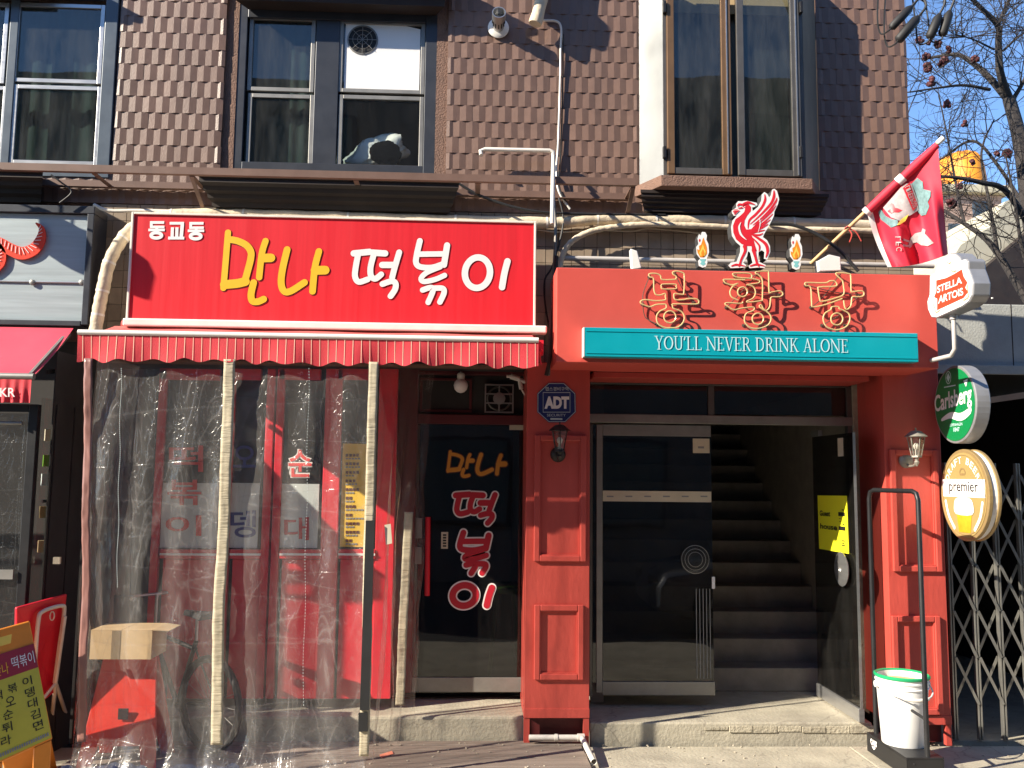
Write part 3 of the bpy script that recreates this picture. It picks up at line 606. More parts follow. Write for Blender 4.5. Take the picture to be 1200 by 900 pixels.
# ================================================================== red shop sign
YS = -.25
q = rect(151, 254, 628, 380, YS)
sg = thing('shop_sign', 'long red shop sign with yellow and white handwritten lettering above the striped awning', 'sign', ((q[0]+q[1])/2, YS+.2, q[2]))
MB().box(q[0]+.014, q[1]-.014, YS, YS+.19, q[2]+.014, q[3]-.014).build('sign_face', 'signred', sg)
f = MB(); e = .016
f.box(q[0], q[0]+e, YS-.012, YS+.2, q[2], q[3]); f.box(q[1]-e, q[1], YS-.012, YS+.2, q[2], q[3]); f.box(q[0]+e+.001, q[1]-e-.001, YS-.012, YS+.2, q[3]-e, q[3]); f.box(q[0]+e+.001, q[1]-e-.001, YS-.012, YS+.2, q[2], q[2]+e)
f.build('sign_frame', 'cream', sg, bevel=.003)
YL = YS-.0025
um = pxw(1, YL)/8
for key in ('man', 'na'):
    mp = lambda x, y: P(250+x/8, 260+y/8, YL)
    a = MB(); glyph(a, key, mp, um, 5, 0, (4,5)); a.build('letter_shadow', 'shade', sg)
    a = MB(); glyph(a, key, mp, um, 0, .002); a.build('letter', 'yellow', sg)
u2 = pxw(1, YL)/5.4545
for key in ('tteok', 'bokk', 'i'):
    mp = lambda x, y: P(400+x/5.4545, 260+y/5.4545, YL)
    a = MB(); glyph(a, key, mp, u2, 6, 0, (1,1)); a.build('letter_shadow', 'redshade', sg)
    a = MB(); glyph(a, key, mp, u2, 0, .002); a.build('letter', 'whiteink', sg)
u3 = pxw(1, YL)/13.33
def blk(pts, wd, i, a, dx=0, dy=0, closed=False): a.ribbon([P(160+(x+dx)/13.33, 250+(y+dy)/13.33, YL)+NF*(.0008+.0002*i) for x, y in pts], wd*u3, NF, closed, cap=False)
for dx, dy in ((0,0),(615,13)):
    a = MB()
    for i, (pts, wd) in enumerate([([(210,143),(432,143)],44),([(232,160),(232,205)],44),([(210,212),(436,212)],40),([(318,230),(318,250)],44),([(186,260),(442,260)],42)]): blk(pts, wd, i, a, dx, dy)
    blk(circ(310,345,82,42), 52, 7, a, dx, dy, True); a.build('letter', 'whiteink', sg)
a = MB()
for i, (pts, wd) in enumerate([([(518,155),(742,155)],44),([(716,170),(698,372)],54),([(562,218),(556,372)],48),([(632,218),(628,372)],48),([(494,387),(746,387)],46)]): blk(pts, wd, i, a)
a.build('letter', 'whiteink', sg)
# white enamel rail under the sign
q = rect(143, 377, 641, 386, -.3)
tag(MB().box(q[0], q[1], -.3, -.2, q[2], q[3]).build('sign_rail', 'whitebar', bevel=.01), 'white enamelled rail running between the red sign and the awning', 'rail')
# ================================================================== striped awning
YA = -.74
xa0, xa1 = P(91,400,YA).x, P(631,400,YA).x
ztb, zfb = P(360,386,-.2).z, P(360,394,YA).z
aw = thing('striped_awning', 'red awning with cream stripes and scalloped valance below the red sign', 'awning', ((xa0+xa1)/2, -.2, zfb))
MB().grid(lambda u, v: V((xa0+.012+u*(xa1-xa0-.024), -.2+(YA+.02+.2)*v, ztb+(zfb+.012-ztb)*v-.018*math.sin(math.pi*v)*(1+.4*math.sin(u*23)))), 60, 6).build('canvas', 'awn_top', aw)
MB().tube([(xa0,YA,zfb),(xa1,YA,zfb)], .018, 10).build('front_bar', 'whitebar', aw)
MB().tube([(xa0+.05,-.16,ztb+.01),(xa1+.02,-.16,ztb+.01)], .04, 12).build('roller', 'awn_top', aw)
zv0, zv1 = P(360,397,YA).z, P(360,425.5,YA).z
nsc = 15.5
def vy(u, v): return YA-.004+.012*math.sin(u*nsc*2*math.pi*.5+1)*v+.008*math.sin(u*41)*v
def vz(u, v): return zv0+(zv1-zv0-(.012+.004*math.sin(u*37))*math.cos(u*nsc*2*math.pi+.5*math.sin(u*19))-.006*math.sin(u*13+1))*v
MB().grid(lambda u, v: V((xa0+u*(xa1-xa0), vy(u,v), vz(u,v))), 240, 5).build('valance', 'awn', aw)
st = MB(); nst = 55
for k in range(nst):
    u = (k+.6)/nst; h = .0007
    st.grid(lambda a, v: V((xa0+(u+(a-.5)*2*h+.0006*v)*(xa1-xa0), vy(u,v)-.0025, vz(u,v)+.001)), 1, 5)
st.build('stripe', 'awnstripe', aw, kind='stuff')
for x in (xa0+.04, xa1-.04): MB().bar((x,-.16,ztb-.06), (x,YA+.03,zfb-.02), .022, .03).build('awning_arm', 'whitebar', aw)
br = MB(); c = P(633,408,-.3); br.obox(c, (.02,0,0), (0,.05,0), (0,0,.05)); br.tube([c+V((.0,-.06,-.03+.03*math.sin(k*.9)))+V((.008*math.cos(k),0,-.012*k)) for k in range(7)], .007, 6); br.build('crank_bracket', 'restred', aw)
# ================================================================== restaurant shopfront behind the curtain
st_ = MB(); ZS = .24
sx0, sx1 = P(110,840,.07).x, P(618,840,.07).x
stp = MB().box(sx0, sx1, .07, 6, .0, ZS).build('doorstep', 'concrete', origin=(sx0,.07,0), kind='structure', bevel=.02)
YR = .25
rf = thing('restaurant_front', 'red framed glazed restaurant front behind the plastic curtain with a dark glass door', 'shopfront', (P(400,800,YR).x, YR, ZS))
def Rb(name, x0, y0, x1, y1, Y=YR, d=.06, m='restred', bev=.004, par=None): 
    o = MB().pbox(x0, y0, x1, y1, Y, d).build(name, m, par or rf, bevel=bev); return o
for x0, x1 in ((177,186),(258,268),(306,315.5),(318,327),(376,396),(440,462)): Rb('window_post', x0, 432, x1, 819)
for x0, x1 in ((187,257.5),(269,305.5),(327.5,375.5),(396.5,439.5)):
    Rb('sill_rail', x0, 644, x1, 655, YR-.012, .07); Rb('white_trim', x0, 648.5, x1, 651, YR-.017, .004, 'whiteink', 0); Rb('base_panel', x0, 655.5, x1, 819, YR+.015, .04)
    Rb('top_rail', x0, 432, x1, 445); Rb('pane', x0, 445.5, x1, 643.5, YR+.03, .006, 'glass', 0)
MB().pbox(108, 432, 176, 870, YR+.02, .05).build('dark_side_panel', 'darkint', rf)
posters = [(189,566,255,642),(270,566,303,642),(329,567,373,642)]
for p_ in posters: Rb('poster', *p_, YR+.024, .003, 'poster', 0)
YQ = YR+.02
def lab(name, body, x0, y0, x1, y1, m, off=.015, Y=None): a = MB(); ptext(a, body, x0, y0, x1, y1, YQ if Y is None else Y, off); return a.build(name, m, rf)
lab('letter','떡',198,522,238,553,'redink2'); lab('letter','볶',196,562,236,592,'redink2'); lab('letter','이',194,604,236,628,'redink2')
lab('letter','오',273,522,300,548,'blueink'); lab('letter','뎅',270,598,300,630,'blueink')
a = MB(); ptext(a,'순',337,526,366,560,YQ,.05); a.build('letter_outline','whiteink',rf); lab('letter','순',338,527,365,559,'redink2',.014,YQ-.003)
lab('letter','대',333,606,362,633,'redink')
Rb('menu_sheet', 400, 520, 437, 641, YR+.02, .004, 'menu', 0)
ml = MB(); ml2 = MB(); random.seed(5)
for k in range(11):
    y = 532+k*10; 
    for c in range(random.randint(2,4)): ml.pbox(405+c*4.2, y, 408+c*4.2, y+3.2, YR+.0165, .003)
    for c in range(random.randint(3,6)): ml2.pbox(405+c*3.6, y+4.6, 407.6+c*3.6, y+6.4, YR+.0165, .003)
    ml.pbox(431, y+1, 434, y+3, YR+.0165, .003)
ml.build('fine_print', 'shade', rf); ml2.build('fine_print', 'greyink', rf)
# dark glass door
YD = .52
Rb('door_jamb', 463, 430, 486, 812, YD-.12, .18, 'maroon'); Rb('transom_bar', 486.5, 486, 617, 497, YD-.06, .1, 'maroon'); Rb('head_rail', 486.5, 428, 617, 439, YD-.06, .1, 'maroon')
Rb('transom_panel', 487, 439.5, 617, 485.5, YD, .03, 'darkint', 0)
for r_ in ((492,443,553,446),(492,480,553,483),(492,446.3,495,479.7),(550,446.3,553,479.7)): Rb('transom_moulding', *r_, YD-.015, .012, 'maroon', .002)
dr = Rb('door', 486.5, 497.5, 618, 812, YD, .02, 'doorglass', 0)
Rb('bottom_rail', 481, 794, 614, 811, YD-.012, .012, 'alu_dull', .003, dr); Rb('edge_rail', 484, 498, 489, 793, YD-.012, .011, 'greyframe', .002, dr)
hd = MB(); a, b = P(501.5,606,YD-.06), P(500.5,698,YD-.06); hd.tube([a,b], .02, 12); 
for yy in (618, 688): c_ = P(501.2,yy,YD-.06); hd.tube([c_, c_+V((0,.06,0))], .01, 8)
hd.build('handle', 'restred', dr); Rb('lock_plate', 485, 607, 494.5, 631, YD-.03, .017, 'alu_dull', .003, dr); Rb('lock_plate', 486, 641, 494, 661, YD-.03, .017, 'alu_dull', .003, dr)
Rb('sticker', 517, 623.5, 525, 643, YD-.003, .002, 'sticker', 0, dr); a = MB()
for k in range(5): a.pbox(519, 626+k*3.2, 523, 628+k*3.2, YD-.005, .0015)
a.build('sticker_print', 'blackink', dr); Rb('label', 597, 497.5, 617, 504, YD-.008, .004, 'sticker', 0, dr)
YG = YD-.003
for key, bx_, m_, in (('man',(523,528,556,560),'orangeink'),('na',(557,531,595,557),'orangeink')):
    mp, sc_ = boxmap(key, *bx_, YG); a = MB(); glyph(a, key, mp, sc_, 26, 0); a.build('letter_outline', 'shade', dr); a = MB(); glyph(a, key, mp, sc_, -4, .003); a.build('letter', m_, dr)
for key, bx_ in (('tteok',(531,577,583,615)),('bokk',(536,622,576,674)),('i',(527,683,580,712))):
    mp, sc_ = boxmap(key, *bx_, YG); a = MB(); glyph(a, key, mp, sc_, 22, 0); a.build('letter_outline', 'whiteink', dr); a = MB(); glyph(a, key, mp, sc_, 2, .003); a.build('letter', 'redink', dr)
# extractor grille in the transom
gq = rect(568, 450, 602, 484, YD-.03); eg = MB(); gx = (gq[0]+gq[1])/2; gz = (gq[2]+gq[3])/2; hw = (gq[1]-gq[0])/2
gr = thing('extractor_fan', 'square grey extractor fan grille set above the dark glass door', 'fan', (gx, YD-.03, gq[2]))
for r_ in ((-1,-.9,-1,1),(.9,1,-1,1),(-.899,.899,.9,1),(-.899,.899,-1,-.9),(-.899,.899,.27,.36),(-.899,.899,-.36,-.27),(-.05,.05,-.899,-.361),(-.05,.05,.361,.899)): eg.box(gx+r_[0]*hw, gx+r_[1]*hw, YD-.035, YD-.004, gz+r_[2]*hw, gz+r_[3]*hw)
eg.build('grille', 'alu_dull', gr); MB().lathe([(hw*.84,0),(hw*.88,.006),(hw*.8,.012),(hw*.74,0)], (gx,YD-.02,gz), (0,-1,0), 26, False).build('ring', 'greyframe', gr)
MB().lathe([(hw*.42,0),(hw*.42,.012),(hw*.2,.016)], (gx,YD-.028,gz), (0,-1,0), 20).build('hub', 'alu_dull', gr)
# globe lamp, pipe fitting
c = P(540,452,YD-.14); gl = thing('globe_lamp', 'round frosted globe lamp hanging unlit over the dark glass door', 'lamp', c)
MB().lathe([(.008,.055),(.03,.048),(.048,.03),(.056,0),(.048,-.03),(.028,-.05),(.006,-.057)], c, (0,0,1), 22).build('globe', 'bulb', gl)
MB().lathe([(.028,.05),(.03,.06),(.03,.09),(.022,.1)], c, (0,0,1), 16).tube([c+V((0,0,.1)), c+V((0,.13,.14))], .01, 8).build('lamp_holder', 'cream', gl)
pf = MB(); a = P(598,441,.3); b = P(609,444,.3); c = P(611,456,.3); d = P(622,449,.3)
pf.tube([a,b], .022, 10); pf.tube([b,c], .018, 10); pf.tube([b+V((0,0,-.01)), d], .018, 10); pf.tube(smooth([c, P(616,465,.32), P(620,478,.36)],5), .007, 6); pf.tube([a+V((-.03,0,0)), a], .012, 8)
tag(pf.build('pipe_fitting', 'pvc'), 'cream plastic pipe fitting beside the door head next to the red pillar', 'pipe')
# green stool inside
c = P(592,690,1.25); sl_ = thing('stool', 'round green stool dimly seen behind the dark glass door', 'stool', (c.x,1.25,ZS))
MB().lathe([(.05,-.03),(.17,-.02),(.19,.02),(.17,.035),(.05,.03)], c, (0,0,1), 24).build('seat', 'stoolgreen', sl_)
for k in range(4):
    a = math.pi/4+k*math.pi/2; d = V((math.cos(a), math.sin(a), 0)); MB().tube([c+d*.1, V((c.x,1.25,ZS))+d*.18], .013, 8).build('leg', 'stoolgreen', sl_)
MB().box(sx0, sx1, .6, 3, ZS+.001, ZS+.01).build('inner_floor', 'darkint', rf)
# ================================================================== timber deck
zd = .075
dk = thing('deck', 'low deck of grey brown boards in front of the doorstep', 'deck', (P(400,880,-.2).x, -.25, .05))
dx0, dx1 = P(60,880,-.6).x, P(693,880,-.5).x
for k in range(7):
    y = .055-(k+1)*.096; MB().box(dx0+random.uniform(0,.01), dx1-random.uniform(0,.012), y, y+.091, .049, zd+random.uniform(-.002,.002)).build('deck_board', 'deck', dk, bevel=.005)
MB().box(dx0+.02, dx1-.02, -.612, .05, .02, .0485).build('deck_frame', 'darkbrown', dk)
for i, (px, py, rot) in enumerate(((456,853,.3),(453,884,.9))):
    c = G(px, py, zd+.004); e1 = V((math.cos(rot),math.sin(rot)*.9,0))*.06; e2 = V((-math.sin(rot)*.3,.9,0))*.035
    tag(MB().obox(c, e1, e2, V((0,0,.0012))).build('flyer', 'flyer'), ('small pink flyer lying on the deck nearer the doorstep', 'orange flyer lying near the foot of the taped curtain post')[i], 'flyer', 'flyers dropped on the deck')
# drain pipe at the pillar foot
dp = thing('drain_pipe', 'white plastic drain pipe running out from under the red pillar onto the deck edge', 'pipe', (P(670,850,-.02).x, -.03, zd))
zp = zd+.045
a, b = V((P(620,848,-.03).x,-.03,zp)), V((P(680,848,-.03).x,-.03,zp)); MB().tube([a,b], .02, 10).tube([a+(b-a)*.5, a+(b-a)*.56], .025, 10).build('pipe', 'pvc', dp)
c2 = G(696,893,zd+.02); MB().tube([b+V((0,-.0,0)), b+V((.012,-.02,0)), c2], .019, 12, False, False).build('outlet', 'pvc', dp); MB().tube([b+V((-.02,0,0)), b+V((.03,0,0))], .027, 10).build('elbow', 'pvc', dp)
# ================================================================== plastic curtain hung from the awning
YC = -.68
zc0, zc1 = P(270,417,YC).z, zd+.004
cx0, cx1 = P(105,600,YC).x, P(436,600,YC).x
pc = thing('plastic_curtain', 'clear wrinkled plastic weather curtain hanging from the striped awning down to the deck', 'curtain', ((cx0+cx1)/2, YC, zc1))
nz_ = noise.noise
def wr(x, z, s):
    a = abs(nz_(V((x*2.6+s, z*1.1, s)))); b = abs(nz_(V((x*7+z*2.2, z*4.1-x*1.5, s+5)))); c = nz_(V((x*1.4, z*.7, s+9))); d = abs(nz_(V((x*15-z*4, z*11+x*5, s+3))))
    return .045*a+.010*b+.04*c+.003*d-.04
def cf(u, v):
    x = cx0+u*(cx1-cx0); z = zc0+(zc1-zc0)*v; k = min(1, v*3.2+.12)
    y = YC+wr(x, z, 0)*k+.012*math.sin(u*46+2*math.sin(v*3))*k
    if v > .88: t = (v-.88)/.12; y -= .10*t*t*(1+.6*nz_(V((x*4,0,2)))); x += .03*t*nz_(V((x*6,3,1))); z += .02*t*abs(nz_(V((x*9,5,1))))
    return V((x, y, z))
MB().grid(cf, 230, 190).build('front_sheet', 'film', pc)
def side(x0, xoff, s):
    def fn(u, v):
        y = YC+.01+u*(.15-YC); z = zc0+(zc1-zc0)*v; k = min(1, v*2+.1)
        return V((x0+xoff*u*(1-.35*v)+(wr(y*2.2, z, s)*1.3+.02*math.sin(u*25+v*2))*k, y, z))
    return fn
MB().grid(side(cx1+.01, .34, 21), 90, 120).build('side_sheet', 'film2', pc)
MB().grid(side(cx0-.01, .02, 41), 70, 120).build('side_sheet', 'film2', pc)
def hang(name, px0, px1, py0, py1, w_, m, sw=.012, s=0, Y=YC-.065):
    a, b = P(px0, py0, Y), P(px1, py1, Y); wd = pxw(w_, Y)
    def fn(u, v):
        x = a.x+(b.x-a.x)*v+(u-.5)*wd+sw*math.sin(v*7+s)*v+.003*nz_(V((v*22, s, u))); z = a.z+(b.z-a.z)*v
        return V((x, Y+.010*math.sin(v*17+s)+.006*nz_(V((v*40,u*2,s))), z))
    g = MB().grid(fn, 4, 90); o = g.build(name, m, pc)
    so_ = o.modifiers.new('thick', 'SOLIDIFY'); so_.thickness = .006; return o
hang('webbing_strip', 269, 253, 421, 872, 13, 'strip', .012, 0); hang('webbing_strip', 438, 426, 424, 886, 11, 'strip', .006, 2)
hang('side_strip', 479, 468, 600, 826, 10, 'strip', .004, 1, .0)
hang('folded_edge', 104, 96, 420, 870, 9, 'pinkfilm', .008, 4)
po = MB(); a, b = P(434,610,YC-.088), P(427,832,YC-.088); po.bar(a, b, .056, .012, V((0,1,0))); po.build('black_tape', 'blackrub', pc)
a, b = P(425.5,835,YC-.088), P(425.5,857,YC-.088); MB().bar(a, b, .056, .012, V((0,1,0))).build('black_tape', 'blackrub', pc)
sm_ = MB()
for px0, px1, y0, y1 in ((142,137,432,690),(362,355,432,830)):
    a, b = P(px0,y0,YC-.052), P(px1,y1,YC-.052)
    for k in range(110): t = k/110; p = a+(b-a)*t+V((.004*math.sin(t*20),0,0)); sm_.obox(p, (.0014,0,0), (0,.001,0), (0,0,.004))
sm_.build('stitched_seam', 'poster', pc, kind='stuff')
for px, py in ((455,626),): c = P(px,py,YC-.06); MB().obox(c, (.02,0,.004), (0,.001,0), (-.006,0,.062)).build('tag', 'sticker', pc)
hm = MB(); hm.grid(lambda u, v: V((cx0-.05+u*(cx1-cx0)*.60, YC-.055-.17*v-.03*nz_(V((u*9,v*3,8)))-.02*v*math.sin(u*30), zd+.006+.05*abs(nz_(V((u*12,v*4,3))))*(1-v)+(.07+.05*nz_(V((u*5,2,4))))*(1-v)**2)), 80, 10)
hm.build('navy_hem', 'navy', pc)
# ------------------------------------------------ things standing inside the curtain
ab = thing('a_frame_sign', 'red plastic folding floor sign standing inside the curtain under the cardboard box', 'floor sign', (P(146,880,-.45).x, -.4, zd))
xs = P(146,800,-.5).x; 
def leaf(y0, y1, m, nm):
    tz = P(146,771,-.5).z; w0, w1 = .17, .25; t = .02
    a = MB(); pts0 = [(xs-w1,y0,zd),(xs-w1+.09,y0,zd),(xs-w1+.12,y0+(y1-y0)*.2,zd+.14),(xs+w1-.12,y0+(y1-y0)*.2,zd+.14),(xs+w1-.09,y0,zd),(xs+w1,y0,zd),(xs+w0,y1,tz),(xs-w0,y1,tz)]
    a.prism(pts0, (0,t,0)); return a.build(nm, m, ab, bevel=.006)
leaf(-.58,-.43,'redplastic','front_board'); leaf(-.22,-.40,'redplastic','rear_board')
MB().box(xs-.02, xs+.045, -.533, -.525, zd+.30, zd+.37).build('latch', 'blackrub', ab, bevel=.003)
zt_ = P(146,771,-.5).z
cb = thing('cardboard_box', 'open brown cardboard box with packing tape balanced on the red floor sign', 'box', (xs, -.42, zt_+.002))
bx0, bx1 = P(106,750,-.56).x, P(178,750,-.56).x; bzt = P(146,739,-.56).z; tk = .004; zb_ = zt_+.003
bx = MB(); bx.box(bx0, bx1, -.56, -.556, zb_, bzt).box(bx0, bx1, -.284, -.28, zb_, bzt).box(bx0, bx0+tk, -.5555, -.2845, zb_, bzt).box(bx1-tk, bx1, -.5555, -.2845, zb_, bzt).box(bx0+.005, bx1-.005, -.555, -.285, zb_, zb_+tk)
bx.box(bx0+.001, (bx0+bx1)/2-.002, -.559, -.281, bzt+.0005, bzt+.004).box((bx0+bx1)/2+.002, bx1-.001, -.559, -.281, bzt+.0005, bzt+.004).build('carton', 'card', cb)
MB().prism([(bx1,-.556,bzt+.001),(bx1,-.284,bzt+.001),(bx1+.09,-.284,bzt-.012),(bx1+.09,-.556,bzt-.012)], (0,0,.004)).build('flap', 'card', cb)
MB().box((bx0+bx1)/2-.06, (bx0+bx1)/2-.005, -.562, -.5605, zb_, bzt).build('tape', 'tape', cb)
# bicycle standing obliquely inside the curtain
R = .30; tr = V((-.80,.60,0)); rw = V((P(243,840,-.25).x,-.2,zd+R+.016)); fw_ = rw+tr*.82; sidev = V((.6,.8,0))
bk = thing('bicycle', 'dark bicycle parked behind the wrinkled plastic beside the cardboard box', 'bicycle', (rw.x, rw.y, zd))
def wheel(c):
    ring = [c+(tr*math.cos(2*math.pi*k/32)+V((0,0,1))*math.sin(2*math.pi*k/32))*R for k in range(32)]
    t = MB().tube(ring, .024, 8, True).build('wheel', 'blackrub', bk)
    MB().tube([c+(p-c)*.93 for p in ring], .009, 6, True).build('rim', 'black', t); s_ = MB()
    for k in range(16): s_.tube([c, c+(ring[k*2]-c)*.93], .0016, 4)
    s_.lathe([(.02,-.03),(.02,.03)], c, sidev, 10); s_.build('spokes', 'alu_dull', t)
wheel(rw); wheel(fw_)
bb = rw+tr*.36+V((0,0,-.05)); seatp = rw+tr*.18+V((0,0,.40)); head = rw+tr*.66+V((0,0,.36))
fr_ = MB(); fr_.tube([seatp, bb], .016, 8).tube([bb, head], .018, 8).tube([seatp-V((0,0,.06)), head+V((0,0,.05))], .016, 8).tube([rw+sidev*.05, seatp-V((0,0,.06))], .008, 6).tube([rw+sidev*.05, bb], .009, 6).tube([head+V((0,0,.1)), fw_+sidev*.05], .014, 8); fr_.build('frame', 'black', bk)
MB().tube([seatp, seatp+V((0,0,.14))], .012, 8).build('seat_post', 'alu', bk)
sp = seatp+V((0,0,.16)); sd = MB(); sd.add([sp-tr*.16+sidev*.11, sp-tr*.16-sidev*.11, sp+tr*.02-sidev*.045, sp+tr*.15-sidev*.015, sp+tr*.15+sidev*.015, sp+tr*.02+sidev*.045]+[p_+V((0,0,.04)) for p_ in (sp-tr*.17+sidev*.10, sp-tr*.17-sidev*.10, sp+tr*.02-sidev*.03, sp+tr*.14-sidev*.01, sp+tr*.14+sidev*.01, sp+tr*.02+sidev*.03)], [(0,1,2,3,4,5),(6,7,8,9,10,11)]+[(i,(i+1)%6,6+(i+1)%6,6+i) for i in range(6)]); sd.build('saddle', 'blackrub', bk, bevel=.012, seg=3)
hb = head+V((0,0,.32)); MB().tube([head+V((0,0,.09)), hb], .012, 8).tube(smooth([hb-sidev*.27-tr*.1, hb-sidev*.18, hb, hb+sidev*.18, hb+sidev*.27-tr*.1],4), .011, 8).build('handlebar', 'alu', bk)
bs = MB(); bc = head+tr*.22+V((0,0,.1))
bs.obox(bc, tr*.12, sidev*.15, V((0,0,.003)));
for s_ in (-1,1): bs.obox(bc+tr*.12*s_+V((0,0,.1)), tr*.003, sidev*.15, V((0,0,.1))); bs.obox(bc+sidev*.15*s_+V((0,0,.1)), tr*.117, sidev*.003, V((0,0,.1)))
bs.build('basket', 'black', bk)
# ================================================================== neighbouring shop on the left
YN = -.13
q = rect(-60, 241, 109, 380, YN)
ns = thing('neighbour_sign', 'silver sign panel with red curled tusks above the pink awning at far left', 'sign', (q[1]-.6, YN+.1, q[2]))
zm = P(60,331,YN).z; e = .05
MB().box(q[0]-1, q[1]-e, YN, YN+.04, zm+.003, q[3]-.06).build('upper_panel', 'panelgrey', ns); MB().box(q[0]-1, q[1]-e, YN, YN+.04, q[2]+.03, zm-.003).build('lower_panel', 'panelgrey', ns)
f = MB(); f.box(q[0]-1, q[1], YN-.03, YN+.2, q[3]-.055, q[3]); f.box(q[1]-e+.003, q[1], YN-.03, YN+.2, q[2], q[3]-.057); f.box(q[0]-1, q[1]-e, YN-.03, YN+.2, q[2]-.01, q[2]+.028); f.build('sign_frame', 'windark', ns, bevel=.004)
MB().tube([(q[0]-1,YN-.008,zm),(q[1]-e,YN-.008,zm)], .006, 6).build('joint_strip', 'alu', ns)
for px in (38, 96): c = P(px,331,YN-.01); MB().lathe([(.022,0),(.018,.012),(.006,.016)], c, (0,-1,0), 12).build('bolt', 'alu_dull', ns)
def tusk(pts, ws):
    path = smooth([P(x,y,YN-.015) for x,y in pts], 6); wsm = []
    for i in range(len(path)): t = i/6; k = min(int(t), len(ws)-2); wsm.append(pxw(ws[k]+(ws[k+1]-ws[k])*(t-k), YN))
    a = MB(); a.ribbon(path, wsm, NF); o = a.build('tusk', 'signred2', ns); so_ = o.modifiers.new('t', 'SOLIDIFY'); so_.thickness = .014; so_.offset = 0
    l = MB()
    for k in range(4, len(path)-5, 2):
        p = path[k]; t = (path[k+1]-path[k-1]).normalized(); n = NF.cross(t); w_ = wsm[k]; l.bar(p+NF*.011+n*w_*.42, p+NF*.011-n*w_*.1+t*.02, .004, .002, NF)
    l.build('tusk_line', 'whiteink', ns, kind='stuff')
tusk([(-14,280),(0,284),(12,292),(26,297),(40,292),(48,280),(49,268),(43,262)], [9,11,14,15,14,11,6,2])
tusk([(-30,322),(-12,318),(-1,308),(2,296),(-2,284)], [8,12,14,10,3])
# pink awning
yb0, yf0 = -.15, -.66
xr = P(86,385,yb0).x; zA0 = P(50,384,yb0).z; zA1 = P(20,441,yf0).z; xl = -3.42
pa = thing('pink_awning', 'faded pink red awning with a short lettered valance at far left', 'awning', (xr-.5, yb0, zA1))
MB().grid(lambda u, v: V((xl+u*(xr-xl), yb0+(yf0-yb0)*v, zA0+(zA1+.01-zA0)*v-.02*math.sin(math.pi*v))), 30, 8).build('canvas', 'pink', pa)
MB().tube([(xl,yf0,zA1),(xr,yf0,zA1)], .022, 10).build('front_bar', 'alu_dull', pa)
zV = P(20,472,yf0).z
vm = MB().grid(lambda u, v: V((xl+u*(xr-.01-xl), yf0-.012+.01*math.sin(u*60)*v, zA1-.02+(zV-zA1+.02)*v)), 80, 3).build('valance', 'awn', pa)
a = MB(); ptext(a, 'KR', 0, 454.5, 17.5, 465, yf0-.03, .01); a.build('valance_lettering', 'whiteink', pa)
MB().bar((xr-.03,-.14,zA0-.03), (xr-.03,yf0+.02,zA1+.01), .02, .04).build('awning_arm', 'alu_dull', pa); MB().bar((xr-.06,-.1,zA0-.3), (xr-.04,yf0+.25,zA1+.06), .018, .03).build('awning_arm', 'black', pa)
# dark glazed front with plastic film
nf = thing('glazed_shopfront', 'dark glazed shopfront behind plastic sheeting under the pink awning', 'shopfront', (-3.6, -.3, .05))
YF = -.55
xp = P(31,600,YF).x
MB().box(xp-.03, xp+.03, YF, YF+.05, .05, zV).build('post', 'black', nf, bevel=.004)
MB().box(-5.6, xp-.031, YF, YF+.04, zV-.05, zV).build('head_bar', 'black', nf)
MB().grid(lambda u, v: V((-5.6+u*(xp-.03+5.6), YF+.02+.02*nz_(V((u*9,v*3,1))), .3+(zV-.06-.3)*v)), 70, 40).build('film_sheet', 'film3', nf)
z1 = P(20,496,YF).z; MB().tube([(-5.6,YF-.01,z1),(xp-.06,YF-.01,z1)], .012, 8).build('curtain_bar', 'alu_dull', nf)
z1 = P(20,673,YF).z; MB().box(-5.6, xp-.05, YF-.02, YF-.004, z1-.03, z1+.03).build('bottom_bar', 'alu_dull', nf)
xq = P(82,600,-.1).x
ym_ = -.36; xm_ = xp+.02+(xq-xp-.02)*(ym_-YF-.06)/(.08-YF-.06)
MB().prism([(xp+.02,YF+.06,.05),(xp+.03,YF+.06,.05),(xm_+.01,ym_,.05),(xm_,ym_,.05)], (0,0,zV)).build('side_glazing', 'paneglass', nf); MB().prism([(xm_,ym_+.002,.05),(xm_+.01,ym_+.002,.05),(xq+.01,.08,.05),(xq,.08,.05)], (0,0,2.72)).build('shade_screen', 'darkint', nf)  # opaque rear panel added to shade the shopfront behind the curtain's left half
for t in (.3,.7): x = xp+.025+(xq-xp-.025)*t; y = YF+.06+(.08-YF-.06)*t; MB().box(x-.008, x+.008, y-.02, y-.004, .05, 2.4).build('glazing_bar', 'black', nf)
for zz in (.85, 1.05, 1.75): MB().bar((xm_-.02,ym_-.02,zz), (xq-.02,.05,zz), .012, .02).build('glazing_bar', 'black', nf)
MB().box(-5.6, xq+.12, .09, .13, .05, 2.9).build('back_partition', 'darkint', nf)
for i, (px, py, col_) in enumerate(((46,510,'sticker'),(44,540,'stoolgreen'),(42,562,'poster'),(40,600,'gold'),(38,640,'card'))): c = P(px+14,py,-.12); MB().obox(c, (.03,.03,0), (.012,-.02,0), (0,0,.04)).build('shelf_item', col_, nf)
MB().pbox(62, 653, 70, 661, -.38, .02).build('lock_plate', 'sticker', nf)
